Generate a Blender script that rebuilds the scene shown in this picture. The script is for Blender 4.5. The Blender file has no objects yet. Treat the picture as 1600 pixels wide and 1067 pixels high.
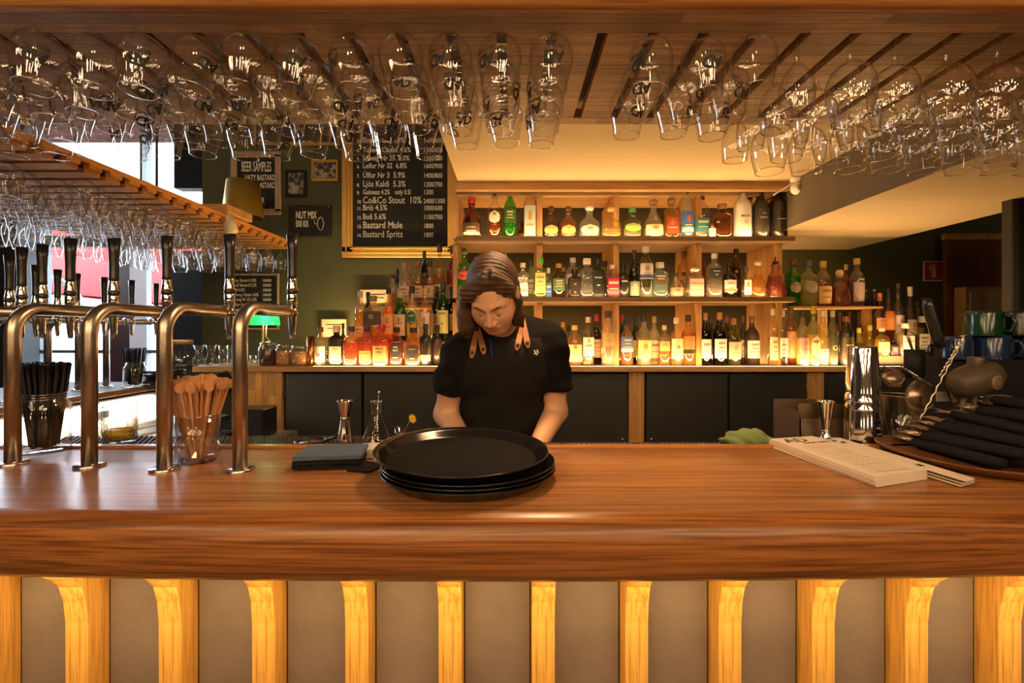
import bpy, math, random
import numpy as np
from mathutils import Vector, Matrix, Euler

random.seed(7)
C = bpy.context.scene.collection
SC = bpy.context.scene
F = 756.0           # focal length in pixels of the 1600 wide frame
ZC = 1.45           # eye height of the photographer
PI = math.pi

# ------------------------------------------------------------------ camera
cam_d = bpy.data.cameras.new('camera')
cam_d.sensor_width = 36.0
cam_d.lens = 36.0 * F / 1600.0
cam_d.shift_y = -15.5 / 1600.0
cam_d.clip_start = 0.05
cam = bpy.data.objects.new('camera', cam_d)
cam.location = (0, 0, ZC)
cam.rotation_euler = (PI / 2, 0, 0)
C.objects.link(cam)
SC.camera = cam

# ------------------------------------------------------------------ world, exposure
w = bpy.data.worlds.new('World'); SC.world = w; w.use_nodes = True
bg = w.node_tree.nodes['Background']
bg.inputs[0].default_value = (0.80, 0.90, 1.0, 1); bg.inputs[1].default_value = 9.0
SC.view_settings.view_transform = 'Standard'
SC.view_settings.look = 'None'
SC.view_settings.gamma = 1.0
SC.view_settings.use_curve_mapping = False
SC.view_settings.exposure = 0.12
SC.cycles.transparent_max_bounces = 48
SC.cycles.max_bounces = 8
SC.cycles.diffuse_bounces = 4
SC.cycles.glossy_bounces = 4
SC.cycles.transmission_bounces = 6
SC.cycles.caustics_reflective = False
SC.cycles.caustics_refractive = False
SC.cycles.sample_clamp_indirect = 4.0
SC.cycles.use_denoising = True

WARM = (1.0, 0.57, 0.20)
def area(name, loc, size, energy, color, rot=(0, 0, 0), sy=None, spread=None):
    l = bpy.data.lights.new(name, 'AREA'); l.energy = energy; l.color = color; l.size = size
    if sy: l.shape = 'RECTANGLE'; l.size_y = sy
    if spread: l.spread = spread
    o = bpy.data.objects.new(name, l); o.location = loc; o.rotation_euler = rot; C.objects.link(o); return o
def aim(o, t):
    o.rotation_euler = (Vector(t) - o.location).to_track_quat('-Z', 'Y').to_euler()
# low warm fill lights, added unseen behind the photographer to brighten the bar
def bulb(loc, e, col, r=.05):
    l = bpy.data.lights.new('low_fill_light', 'POINT'); l.energy = e; l.color = col; l.shadow_soft_size = r
    o = bpy.data.objects.new('low_fill_light', l); o.location = loc; C.objects.link(o)
for x in (-1.7, -.5, .7, 1.9): bulb((x, -1.4, 1.25), 6.5, (1, .60, .28), .12)
# unseen fill light added over the aisle to brighten the bartender
lamp_ = aim(area('aisle_fill_light', (0.10, 1.56, 2.255), 0.25, 17, (1, .60, .30)), (0.0, 1.6, 1.2))
# light strips of the back bar, lying on the boards in front of and behind the bottles
SHELF_X0, SHELF_X1 = -0.30, 1.52
def strip(x0, x1, y, z, e, tilt, name='shelf_light_strip'):
    return area(name, ((x0 + x1) / 2, y, z), x1 - x0, e, WARM, (math.radians(180) + tilt, 0, 0), sy=0.012)
for z_, e_ in ((1.9745, 3.6), (1.6415, 4.2), (1.2615, 8)):
    strip(SHELF_X0 + .03, SHELF_X1 - .03, 2.668, z_, e_, math.radians(-12))
    strip(SHELF_X0 + .03, SHELF_X1 - .03, 3.02, z_, e_ * 1.2 , math.radians(20))
strip(1.56, 2.25, 2.70, 1.2615, 9, 0)
strip(1.56, 2.25, 3.20, 1.2615, 9, 0)
strip(-1.10, -0.36, 2.69, 1.2615, 5, 0)
strip(-1.25, -0.36, 3.22, 1.2615, 12, 0)
# daylight from the big windows
o = area('window_daylight', (-3.9, 4.0, 2.5), 2.2, 110, (0.76, 0.88, 1.0), sy=1.6); aim(o, (-1.0, 1.2, 1.3))

# ------------------------------------------------------------------ helpers
def P(px, py, d):
    return Vector(((px - 800) / F * d, d, ZC - (py - 518) / F * d))
def XX(px, d): return (px - 800) / F * d
def ZZ(py, d): return ZC - (py - 518) / F * d

class MB:
    def __init__(s): s.v = []; s.f = []; s.m = []; s.mi = 0; s.sm = []; s.smooth = True
    def add(s, vs, fs, smooth=None):
        o = len(s.v); s.v += [tuple(x) for x in vs]
        for f in fs:
            s.f.append(tuple(i + o for i in f)); s.m.append(s.mi); s.sm.append(s.smooth if smooth is None else smooth)
        return s
    def box(s, x0, x1, y0, y1, z0, z1, M=None):
        v = [(x, y, z) for z in (z0, z1) for y in (y0, y1) for x in (x0, x1)]
        if M is not None: v = [M @ Vector(p) for p in v]
        return s.add(v, [(0, 2, 3, 1), (4, 5, 7, 6), (0, 1, 5, 4), (2, 6, 7, 3), (0, 4, 6, 2), (1, 3, 7, 5)], False)
    def bbox(s, x0, x1, y0, y1, z0, z1, b, M=None):      # box with chamfered edges
        v = []; 
        for sx in (0, 1):
            for sy in (0, 1):
                for sz in (0, 1):
                    c = (x1 if sx else x0, y1 if sy else y0, z1 if sz else z0)
                    q = (-b if sx else b, -b if sy else b, -b if sz else b)
                    v += [(c[0], c[1] + q[1], c[2] + q[2]), (c[0] + q[0], c[1], c[2] + q[2]), (c[0] + q[0], c[1] + q[1], c[2])]
        i = lambda sx, sy, sz, k: (sx * 4 + sy * 2 + sz) * 3 + k
        f = []
        f.append([i(0, 0, 0, 0), i(0, 0, 1, 0), i(0, 1, 1, 0), i(0, 1, 0, 0)]); f.append([i(1, 0, 0, 0), i(1, 1, 0, 0), i(1, 1, 1, 0), i(1, 0, 1, 0)])
        f.append([i(0, 0, 0, 1), i(1, 0, 0, 1), i(1, 0, 1, 1), i(0, 0, 1, 1)]); f.append([i(0, 1, 0, 1), i(0, 1, 1, 1), i(1, 1, 1, 1), i(1, 1, 0, 1)])
        f.append([i(0, 0, 0, 2), i(0, 1, 0, 2), i(1, 1, 0, 2), i(1, 0, 0, 2)]); f.append([i(0, 0, 1, 2), i(1, 0, 1, 2), i(1, 1, 1, 2), i(0, 1, 1, 2)])
        for a in (0, 1):
            for c in (0, 1):
                f.append([i(a, c, 0, 0), i(a, c, 1, 0), i(a, c, 1, 1), i(a, c, 0, 1)] if a == c else [i(a, c, 0, 1), i(a, c, 1, 1), i(a, c, 1, 0), i(a, c, 0, 0)])
                f.append([i(a, 0, c, 0), i(a, 1, c, 0), i(a, 1, c, 2), i(a, 0, c, 2)] if a != c else [i(a, 0, c, 2), i(a, 1, c, 2), i(a, 1, c, 0), i(a, 0, c, 0)])
                f.append([i(0, a, c, 1), i(1, a, c, 1), i(1, a, c, 2), i(0, a, c, 2)] if a == c else [i(0, a, c, 2), i(1, a, c, 2), i(1, a, c, 1), i(0, a, c, 1)])
                for e in (0, 1): pass
        for sx in (0, 1):
            for sy in (0, 1):
                for sz in (0, 1):
                    t = [i(sx, sy, sz, 0), i(sx, sy, sz, 1), i(sx, sy, sz, 2)]
                    f.append(t if (sx + sy + sz) % 2 else t[::-1])
        if M is not None: v = [M @ Vector(p) for p in v]
        return s.add(v, f, False)
    def lathe(s, prof, segs=24, c=(0, 0, 0), sx=1, sy=1, n=2.0, M=None, cap0=False, cap1=False, smooth=True):
        vs = []; fs = []
        for r, z in prof:
            for k in range(segs):
                a = 2 * PI * (k + .5) / segs; ca, sa = math.cos(a), math.sin(a)
                if n != 2.0:
                    q = (abs(ca) ** n + abs(sa) ** n) ** (-1.0 / n)
                else: q = 1
                vs.append((c[0] + r * q * ca * sx, c[1] + r * q * sa * sy, c[2] + z))
        for j in range(len(prof) - 1):
            for k in range(segs):
                k2 = (k + 1) % segs
                fs.append((j * segs + k, j * segs + k2, (j + 1) * segs + k2, (j + 1) * segs + k))
        if cap0: fs.append(tuple(range(segs))[::-1])
        if cap1: fs.append(tuple((len(prof) - 1) * segs + k for k in range(segs)))
        if M is not None: vs = [M @ Vector(p) for p in vs]
        return s.add(vs, fs, smooth)
    def cone(s, a, b, r0, r1, segs=12, caps=True):
        a = Vector(a); b = Vector(b); z = (b - a)
        if z.length < 1e-7: return s
        q = z.to_track_quat('Z', 'Y').to_matrix().to_4x4(); q.translation = a
        return s.lathe([(r0, 0), (r1, z.length)], segs, M=q, cap0=caps, cap1=caps)
    def tube(s, pts, r, segs=10, closed=False, caps=True, flat=1.0):
        pts = [Vector(p) for p in pts]; n = len(pts); vs = []; fs = []
        up = None
        for i, p in enumerate(pts):
            if closed: t = pts[(i + 1) % n] - pts[i - 1]
            else: t = pts[min(i + 1, n - 1)] - pts[max(i - 1, 0)]
            t.normalize()
            if up is None: up = t.orthogonal().normalized() if abs(t.z) > .9 else Vector((0, 0, 1))
            sd = t.cross(up).normalized(); up = sd.cross(t).normalized()
            rr = r[i] if isinstance(r, (list, tuple)) else r
            for k in range(segs):
                a = 2 * PI * k / segs
                vs.append(p + sd * (rr * math.cos(a)) + up * (rr * flat * math.sin(a)))
        m = n if closed else n - 1
        for i in range(m):
            for k in range(segs):
                k2 = (k + 1) % segs; j = (i + 1) % n
                fs.append((i * segs + k, i * segs + k2, j * segs + k2, j * segs + k))
        if caps and not closed:
            fs.append(tuple(range(segs))[::-1]); fs.append(tuple((n - 1) * segs + k for k in range(segs)))
        return s.add(vs, fs)
    def ball(s, c, r, segs=12, rings=8, sc=(1, 1, 1), M=None):
        prof = [(max(1e-5, math.sin(PI * j / rings)) * r, -math.cos(PI * j / rings) * r * sc[2]) for j in range(rings + 1)]
        return s.lathe(prof, segs, c, sc[0], sc[1], M=M)
    def prism(s, poly, a0, a1, axis='x', smooth=False):
        n = len(poly); 
        def mk(p, a):
            return (a, p[0], p[1]) if axis == 'x' else ((p[0], a, p[1]) if axis == 'y' else (p[0], p[1], a))
        vs = [mk(p, a0) for p in poly] + [mk(p, a1) for p in poly]
        fs = [(i, (i + 1) % n, n + (i + 1) % n, n + i) for i in range(n)]
        s.add(vs, fs, smooth)
        s.add([], []); o = len(s.v) - 2 * n
        s.f.append(tuple(o + i for i in range(n))[::-1]); s.m.append(s.mi); s.sm.append(False)
        s.f.append(tuple(o + n + i for i in range(n))); s.m.append(s.mi); s.sm.append(False)
        return s
    def mesh(s, name, mats):
        me = bpy.data.meshes.new(name); me.from_pydata([tuple(v) for v in s.v], [], s.f)
        for m in (mats if isinstance(mats, (list, tuple)) else [mats]): me.materials.append(m)
        if any(s.m): me.polygons.foreach_set('material_index', s.m)
        me.polygons.foreach_set('use_smooth', s.sm)
        me.update(); return me
    def build(s, name, mats, parent=None, loc=(0, 0, 0), rot=(0, 0, 0)):
        o = bpy.data.objects.new(name, s.mesh(name, mats)); C.objects.link(o)
        o.location = loc; o.rotation_euler = rot
        if parent: o.parent = parent
        return o

def tag(o, label, cat, group=None, kind=None):
    o['label'] = label; o['category'] = cat
    if group: o['group'] = group
    if kind: o['kind'] = kind
    return o
def thing(name, label, cat, loc=(0, 0, 0), rz=0, group=None):
    o = bpy.data.objects.new(name, None); C.objects.link(o); o.empty_display_size = .02
    o.location = loc; o.rotation_euler = (0, 0, rz)
    return tag(o, label, cat, group)
def struct(o): o['kind'] = 'structure'; return o
def dup(root, loc=None, rot=None, label=None, group=None, scale=None):
    r = root.copy(); C.objects.link(r)
    if loc is not None: r.location = loc
    if rot is not None: r.rotation_euler = rot
    if scale is not None: r.scale = scale
    if label: r['label'] = label
    if group: r['group'] = group
    for ch in list(root.children):
        c = ch.copy(); C.objects.link(c); c.parent = r
        for g in list(ch.children):
            e = g.copy(); C.objects.link(e); e.parent = c
    return r

# ------------------------------------------------------------------ materials
def new_mat(name):
    m = bpy.data.materials.new(name); m.use_nodes = True
    nt = m.node_tree; return m, nt, nt.nodes, nt.links, nt.nodes['Principled BSDF']
_pm = {}
def pm(name, col, rough=.5, metal=0, spec=.5, bump=0, bscale=60, var=0.0, vscale=6, coat=0, trans=0, sheen=0):
    if name in _pm: return _pm[name]
    m, nt, N, L, b = new_mat(name)
    b.inputs['Base Color'].default_value = (*col, 1); b.inputs['Roughness'].default_value = rough
    b.inputs['Metallic'].default_value = metal; b.inputs['Specular IOR Level'].default_value = spec
    if coat: b.inputs['Coat Weight'].default_value = coat
    if sheen: b.inputs['Sheen Weight'].default_value = sheen
    tc = N.new('ShaderNodeTexCoord')
    no = N.new('ShaderNodeTexNoise'); no.inputs['Scale'].default_value = vscale; no.inputs['Detail'].default_value = 5
    L.new(tc.outputs['Object'], no.inputs['Vector'])
    v = var if var else .05
    mx = N.new('ShaderNodeMix'); mx.data_type = 'RGBA'
    mx.inputs[6].default_value = (*[c * (1 - v) for c in col], 1); mx.inputs[7].default_value = (*[min(1, c * (1 + v)) for c in col], 1)
    L.new(no.outputs['Fac'], mx.inputs[0]); L.new(mx.outputs[2], b.inputs['Base Color'])
    if bump:
        n2 = N.new('ShaderNodeTexNoise'); n2.inputs['Scale'].default_value = bscale; n2.inputs['Detail'].default_value = 4
        L.new(tc.outputs['Object'], n2.inputs['Vector'])
        bp = N.new('ShaderNodeBump'); bp.inputs['Strength'].default_value = bump; bp.inputs['Distance'].default_value = .004
        L.new(n2.outputs['Fac'], bp.inputs['Height']); L.new(bp.outputs['Normal'], b.inputs['Normal'])
    _pm[name] = m; return m

def wood(name, dark, light, axis='x', rough=.4, across=30, along=1.6, coat=0.0, contrast=.5, seed=0, pore=(.62, .56, .5), fine=7.0, pe=.5):
    m, nt, N, L, b = new_mat(name)
    tc = N.new('ShaderNodeTexCoord'); mp = N.new('ShaderNodeMapping')
    s = [across] * 3; s['xyz'.index(axis)] = along
    mp.inputs['Scale'].default_value = s; mp.inputs['Location'].default_value = (seed * 3.7, seed * 1.9, seed * 2.3)
    L.new(tc.outputs['Object'], mp.inputs['Vector'])
    n1 = N.new('ShaderNodeTexNoise'); n1.inputs['Scale'].default_value = 1.0; n1.inputs['Detail'].default_value = 8; n1.inputs['Roughness'].default_value = .62; n1.inputs['Distortion'].default_value = .6
    L.new(mp.outputs[0], n1.inputs['Vector'])
    mp2 = N.new('ShaderNodeMapping'); s2 = [across * fine] * 3; s2['xyz'.index(axis)] = along * (5 if fine > 4 else 2.2); mp2.inputs['Scale'].default_value = s2
    L.new(tc.outputs['Object'], mp2.inputs['Vector'])
    n2 = N.new('ShaderNodeTexNoise'); n2.inputs['Scale'].default_value = 1.0; n2.inputs['Detail'].default_value = 3
    L.new(mp2.outputs[0], n2.inputs['Vector'])
    r = N.new('ShaderNodeValToRGB'); r.color_ramp.elements[0].position = .5 - contrast * .4; r.color_ramp.elements[1].position = .5 + contrast * .3
    r.color_ramp.elements[0].color = (*dark, 1); r.color_ramp.elements[1].color = (*light, 1)
    L.new(n1.outputs['Fac'], r.inputs['Fac'])
    r2 = N.new('ShaderNodeValToRGB'); r2.color_ramp.elements[0].position = .36; r2.color_ramp.elements[1].position = pe
    r2.color_ramp.elements[0].color = (*pore, 1); r2.color_ramp.elements[1].color = (1, 1, 1, 1)
    L.new(n2.outputs['Fac'], r2.inputs['Fac'])
    mx = N.new('ShaderNodeMix'); mx.data_type = 'RGBA'; mx.blend_type = 'MULTIPLY'; mx.inputs[0].default_value = .8
    L.new(r.outputs[0], mx.inputs[6]); L.new(r2.outputs[0], mx.inputs[7]); L.new(mx.outputs[2], b.inputs['Base Color'])
    b.inputs['Roughness'].default_value = rough
    if coat: b.inputs['Coat Weight'].default_value = coat; b.inputs['Coat Roughness'].default_value = .18
    bp = N.new('ShaderNodeBump'); bp.inputs['Strength'].default_value = .12; bp.inputs['Distance'].default_value = .002
    L.new(n2.outputs['Fac'], bp.inputs['Height']); L.new(bp.outputs['Normal'], b.inputs['Normal'])
    return m

def glass(name, tint=(1, 1, 1), edge=(.62, .60, .58), base=.045, power=3.0, gl=.85, translucent=0.0, rough=.0, tcol=None):
    """thin clear or tinted glass: transparent in the middle, reflecting and darker towards its outline"""
    m = bpy.data.materials.new(name); m.use_nodes = True; nt = m.node_tree; N = nt.nodes; L = nt.links
    N.remove(N['Principled BSDF']); out = N['Material Output']
    lw = N.new('ShaderNodeLayerWeight'); lw.inputs['Blend'].default_value = .5
    pw = N.new('ShaderNodeMath'); pw.operation = 'POWER'; pw.inputs[1].default_value = power; L.new(lw.outputs['Facing'], pw.inputs[0])
    mr = N.new('ShaderNodeMapRange'); mr.inputs['To Min'].default_value = base; mr.inputs['To Max'].default_value = gl; L.new(pw.outputs[0], mr.inputs['Value'])
    mc = N.new('ShaderNodeMix'); mc.data_type = 'RGBA'; mc.inputs[6].default_value = (*tint, 1)
    mc.inputs[7].default_value = (*[tint[i] * edge[i] for i in range(3)], 1); L.new(pw.outputs[0], mc.inputs[0])
    tr = N.new('ShaderNodeBsdfTransparent'); L.new(mc.outputs[2], tr.inputs[0])
    g = N.new('ShaderNodeBsdfGlossy'); g.inputs['Roughness'].default_value = rough; g.inputs[0].default_value = (1, 1, 1, 1)
    src = tr
    if translucent:
        tl = N.new('ShaderNodeBsdfTranslucent'); tl.inputs[0].default_value = (*(tcol or tint), 1)
        df = N.new('ShaderNodeBsdfDiffuse'); df.inputs[0].default_value = (*(tcol or tint), 1)
        m0 = N.new('ShaderNodeMixShader'); m0.inputs[0].default_value = .35; L.new(tl.outputs[0], m0.inputs[1]); L.new(df.outputs[0], m0.inputs[2])
        m1 = N.new('ShaderNodeMixShader'); m1.inputs[0].default_value = translucent
        L.new(tr.outputs[0], m1.inputs[1]); L.new(m0.outputs[0], m1.inputs[2]); src = m1
    m2 = N.new('ShaderNodeMixShader'); L.new(mr.outputs[0], m2.inputs[0]); L.new(src.outputs[0], m2.inputs[1]); L.new(g.outputs[0], m2.inputs[2])
    L.new(m2.outputs[0], out.inputs[0]); return m
def emit(name, col, s, sampling=True):
    m = bpy.data.materials.new(name); m.use_nodes = True; N = m.node_tree.nodes; N.remove(N['Principled BSDF'])
    e = N.new('ShaderNodeEmission'); e.inputs[0].default_value = (*col, 1); e.inputs[1].default_value = s
    m.node_tree.links.new(e.outputs[0], N['Material Output'].inputs[0])
    if not sampling: m.cycles.emission_sampling = 'NONE'
    return m

STEEL = pm('brushed_steel', (.62, .58, .54), .24, 1.0)
CHROME = pm('chrome', (.80, .77, .74), .08, 1.0)
PIPE = pm('brushed_pipe_metal', (.50, .43, .36), .30, 1.0, bump=.05, bscale=200)
BLACKP = pm('black_plastic', (.012, .012, .013), .28)
BLACKM = pm('matt_black', (.008, .008, .009), .65, spec=.25)
NAPKIN = pm('charcoal_paper', (.012, .012, .015), .9, spec=.15, bump=.3, bscale=90)
PAPER = pm('cream_paper', (.82, .71, .58), .85)
WHITE = pm('white_paint', (.80, .78, .74), .6)
INK = pm('black_ink', (.012, .012, .012), .7)
CHALK = pm('chalk', (.92, .88, .82), .95, var=.2, vscale=90)
CHALKBOARD = pm('chalkboard_black', (.012, .013, .014), .75, var=.35, vscale=9)
GREENW = pm('olive_wall_paint', (.085, .092, .050), .8, bump=.1, bscale=150)
OAK_TOP = wood('oak_counter_top', (.17, .052, .012), (.60, .27, .09), 'x', .34, 62, 1.6, .15, .75, 0, (.52, .44, .38), 2.8, .54)
OAK_LIGHT = wood('light_oak', (.40, .21, .07), (.62, .37, .14), 'x', .5, 26, 1.4, 0, .5, 2)
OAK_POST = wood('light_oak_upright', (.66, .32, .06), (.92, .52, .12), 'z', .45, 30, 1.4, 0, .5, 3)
OAK_V = wood('oak_cabinet_upright', (.38, .19, .06), (.60, .34, .12), 'z', .5, 26, 1.4, 0, .5, 4)
STAVES = [wood('oak_stave', tuple(a * k for a in (.44, .25, .12)), tuple(a * k for a in (.70, .45, .24)), 'x', .42, 26, 1.4, .05, .55, 5 + i) for i, k in enumerate((.85, 1.0, 1.18, .72, 1.08))]
RACKWOOD = wood('rack_slat_wood', (.36, .16, .045), (.55, .27, .08), 'x', .5, 26, 1.4, 0, .5, 12)
BRASS = pm('gilded_frame', (.62, .36, .08), .35, .6)
GLASS = glass('clear_glass', (1, 1, 1), (.50, .47, .44), .075, 3.2, .80)
GLASSR = glass('clear_glass_rim', (.95, .95, .95), (.6, .6, .6), .30, 1.2, .95)
GLASSB = glass('bottle_clear_glass', (.97, .96, .92), (.5, .45, .38), .05, 3.0, .8)

# ------------------------------------------------------------------ text
def text_mesh(body, size, depth=0.0, align='CENTER', sx=1.0, spacing=1.0, bold=0.0):
    cu = bpy.data.curves.new('t', 'FONT'); cu.body = body; cu.size = size; cu.align_x = align; cu.resolution_u = 2
    cu.extrude = depth; cu.space_character = spacing; cu.offset = bold
    ob = bpy.data.objects.new('t', cu); C.objects.link(ob)
    dg = bpy.context.evaluated_depsgraph_get(); me = bpy.data.meshes.new_from_object(ob.evaluated_get(dg))
    bpy.data.objects.remove(ob); bpy.data.curves.remove(cu)
    if sx != 1.0:
        for v in me.vertices: v.co.x *= sx
    return me
def lettering(body, size, mat, parent, loc, rot=(PI / 2, 0, 0), align='LEFT', sx=1.0, name='lettering', spacing=1.0, bend=None, bold=0.0, depth=.0002):
    """flat lettering standing in the xz plane, facing -y; bend = radius wraps it round a cylinder about the parent's axis"""
    me = text_mesh(body, size, depth if not bend else 0.0, align, sx, spacing, bold); me.name = name
    me.materials.clear(); me.materials.append(mat)
    o = bpy.data.objects.new(name, me); C.objects.link(o); o.parent = parent
    if bend:
        for v in me.vertices:
            a = v.co.x / bend; z = v.co.y
            v.co = (bend * math.sin(a), -bend * math.cos(a), z)
        o.location = loc
    else:
        o.location = loc; o.rotation_euler = rot
    return o
# ================================================================== THE SETTING
D_WALL = 3.40
ZB = 2.274       # underside of the bulkhead over the aisle
ZS = 2.026       # underside of the lower ceiling box at the right
ZK = 2.04        # underside of the hanging glass rack
Z_BAR = 1.12
Z_BACK = 1.258   # top of the back counter
CEIL = 3.4
FLOORM = pm('dark_floor', (.10, .07, .05), .5)
BEIGE = pm('beige_ceiling_paint', (.55, .43, .27), .7)
GREY_F = pm('taupe_face_paint', (.13, .105, .08), .8)
DARKW = pm('dark_room_paint', (.06, .045, .035), .8)
struct(MB().box(-6, 4.6, -4, 5.0, -.1, 0).build('floor', FLOORM))
struct(MB().box(-6, 4.6, -4, 5.0, CEIL, CEIL + .1).build('ceiling', DARKW))
struct(MB().box(-2.177, 4.6, D_WALL, D_WALL + .12, 0, CEIL).build('wall_back', GREENW))
struct(MB().box(4.5, 4.6, -4, D_WALL, 0, CEIL).build('wall_right', DARKW))
struct(MB().box(-6, 4.6, -4.1, -4, 0, CEIL).build('wall_front', DARKW))
struct(MB().box(-6.1, -6, -4, 5, 0, CEIL).build('wall_left', DARKW))
# bulkhead over the aisle and lower ceiling box at the right
struct(MB().box(-.297, 1.538, 1.385, 2.64, ZB, ZB + .5).build('ceiling_bulkhead', BEIGE))
struct(MB().box(-.297, 1.538, 2.64, D_WALL, ZB, ZB + .5).build('ceiling_bulkhead', BEIGE))
o = struct(MB().box(1.538, 2.37, .9, D_WALL, ZS, ZS + .8).build('ceiling_box', BEIGE))
struct(MB().box(1.531, 1.538, .9, 2.9, ZS, ZB + .3).build('trim_1', GREY_F))
struct(MB().box(2.37, 4.5, .9, D_WALL, 2.55, 2.65).build('ceiling_right', DARKW))
# red and white fire sign, wooden cupboard door far right
# window front far left
DK = pm('dark_maroon_paint', (.045, .012, .012), .5)
DKG = pm('dark_steel_paint', (.02, .022, .024), .5)
GREYF = pm('grey_window_frame', (.20, .24, .26), .5)
dW = 4.6
win = MB().box(XX(-260, dW), XX(345, dW), dW, dW + .1, 0, .62)
win.build('wall_window', DARKW)['kind'] = 'structure'
wf = struct(MB().box(XX(38, dW), XX(62, dW), dW, dW + .12, .62, 3.3).build('window_1', GREYF))
MB().box(XX(62, dW), XX(190, dW), dW, dW + .1, ZZ(385, dW), ZZ(368, dW)).build('window_frame', GREYF, wf)
MB().box(XX(62, dW), XX(190, dW), dW, dW + .1, ZZ(552, dW), ZZ(547, dW)).build('window_frame', GREYF, wf)
MB().box(XX(118, dW), XX(126, dW), dW, dW + .08, .62, ZZ(500, dW)).build('window_frame', GREYF, wf)
PANE = glass('window_pane', (.97, .99, 1), (.8, .8, .8), .03, 3, .5)
MB().box(XX(62, dW), XX(190, dW), dW + .04, dW + .05, .62, 3.35).build('window_pane', PANE, wf)
wf = struct(MB().box(XX(218, dW), XX(222, dW), dW, dW + .12, .62, 3.3).build('window_2', GREYF))
MB().box(XX(222, dW), XX(276, dW), dW + .04, dW + .05, .62, 3.35).build('window_pane', PANE, wf)
MB().box(XX(222, dW), XX(276, dW), dW, dW + .1, ZZ(552, dW), ZZ(547, dW)).build('window_frame', GREYF, wf)
struct(MB().box(XX(-300, 4.3), XX(44, 4.3), 4.2, 4.4, 0, CEIL).build('pillar_left', DKG))
struct(MB().box(XX(186, 4.4), XX(216, 4.4), 4.3, 4.5, 0, ZZ(300, 4.4)).build('pillar_maroon', DK))
struct(MB().box(XX(274, 4.2), XX(330, 4.2), 4.1, 4.25, 0, ZZ(395, 4.2)).build('door_1', BLACKM))
struct(MB().box(XX(286, 3.7), XX(330, 3.7), 3.6, 3.7, ZZ(300, 3.7), ZZ(185, 3.7)).build('trim_2', BLACKM))
struct(MB().box(XX(60, dW), XX(345, dW), dW, dW + .3, ZZ(182, dW), ZZ(182, dW) + .02).build('trim_3', GREYF))
# outdoors: awning, pale house
RED = pm('red_awning_cloth', (.55, .05, .05), .8)
PINK = pm('pale_pink_render', (.80, .62, .56), .9)
aw = thing('awning', 'red cloth awning with a white folding arm outside the window', 'awning', (XX(150, 6), 6.3, 0))
b = MB(); b.add([(-2.2, -.5, 2.1), (1.4, -.5, 1.75), (1.6, .9, 3.3), (-1.9, .9, 3.3)], [(0, 1, 2, 3)], False)
b.add([(-2.2, -.5, 2.07), (1.4, -.5, 1.72), (1.6, .9, 3.27), (-1.9, .9, 3.27)], [(3, 2, 1, 0)], False)
b.build('cloth', RED, aw)
MB().cone((-.95, -.55, 2.25), (-.1, -.55, 2.02), .035, .035).cone((-.1, -.55, 2.02), (.25, -.52, 1.45), .035, .03).build('folding_arm', WHITE, aw)
MB().box(-2.2, 1.4, -.58, -.5, 1.60, 1.72).build('valance', RED, aw)
hb = thing('house', 'pale pink house front seen across the street through the upper window', 'building', (-6.6, 10.5, 0))
MB().box(-2.5, 2.2, 0, 2, -.5, 4.2).build('wall', PINK, hb)
for k in range(3): MB().box(-1.8 + 1.3 * k, -1.2 + 1.3 * k, -.02, 0, 3.2, 4.0).build('window', DKG, hb)
struct(MB().box(-14, 3, 5.0, 14, -.12, -.02).build('ground_street', pm('grey_paving', (.5, .5, .5), .9)))

# ================================================================== BAR
def front_bow(x):  # the bar edge bulges gently towards the guests
    return .028 * (x / 1.1) ** 2
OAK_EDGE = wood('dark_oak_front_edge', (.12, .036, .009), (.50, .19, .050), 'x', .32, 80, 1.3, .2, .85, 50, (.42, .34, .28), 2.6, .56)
def bar_counter():
    t = thing('bar_counter', 'long varnished oak bar counter with thick rounded front edge', 'bar counter', (0, 0, 0))
    prof = [(1.366, 1.058), (1.366, 1.112), (1.366, 1.124), (1.370, 1.128), (1.384, 1.128), (1.388, 1.124), (1.394, 1.124)]
    top = [(.905, Z_BAR), (.885, 1.1195), (.868, 1.116), (.855, 1.108), (.846, 1.095), (.843, 1.078), (.843, 1.050), (.847, 1.028), (.855, 1.012), (.868, 1.001), (.885, .997), (.93, .997), (1.36, .997)]
    prof = [(1.364, .997), (1.364, Z_BAR), (1.2, Z_BAR)] + top[:-1]
    xs = [-2.3 + i * .1 for i in range(42)]
    b = MB(); b2 = MB(); n = len(prof)
    vs = []; fs = []; fe = []
    for x in xs:
        for y, z in prof: vs.append((x, y + (front_bow(x) if y < 1.0 else 0), z))
    for i in range(len(xs) - 1):
        for j in range(n):
            j2 = (j + 1) % n
            (fe if max(prof[j][0], prof[j2][0]) < .94 and min(prof[j][1], prof[j2][1]) < 1.118 else fs).append((i * n + j, i * n + j2, (i + 1) * n + j2, (i + 1) * n + j))
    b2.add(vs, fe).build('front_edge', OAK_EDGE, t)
    b.add(vs, fs); b.f.append(tuple(range(n))); b.m.append(0); b.sm.append(False)
    o = b.build('counter_top', OAK_TOP, t)
    lip = MB(); lip.bbox(-2.3, 1.8, 1.364, 1.395, 1.05, Z_BAR + .007, .004); lip.build('back_lip', wood('oak_lip', (.26, .09, .02), (.50, .21, .06), 'x', .35, 26, 1.1, .2), t)
    return t
bar_counter()
PANEL = pm('brown_cement_panel', (.215, .165, .135), .75, var=.42, vscale=6, bump=.35, bscale=40)
pn = thing('bar_cladding', 'grey brown cement front of the bar under the counter', 'bar front', (0, 1.03, 0))
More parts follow.
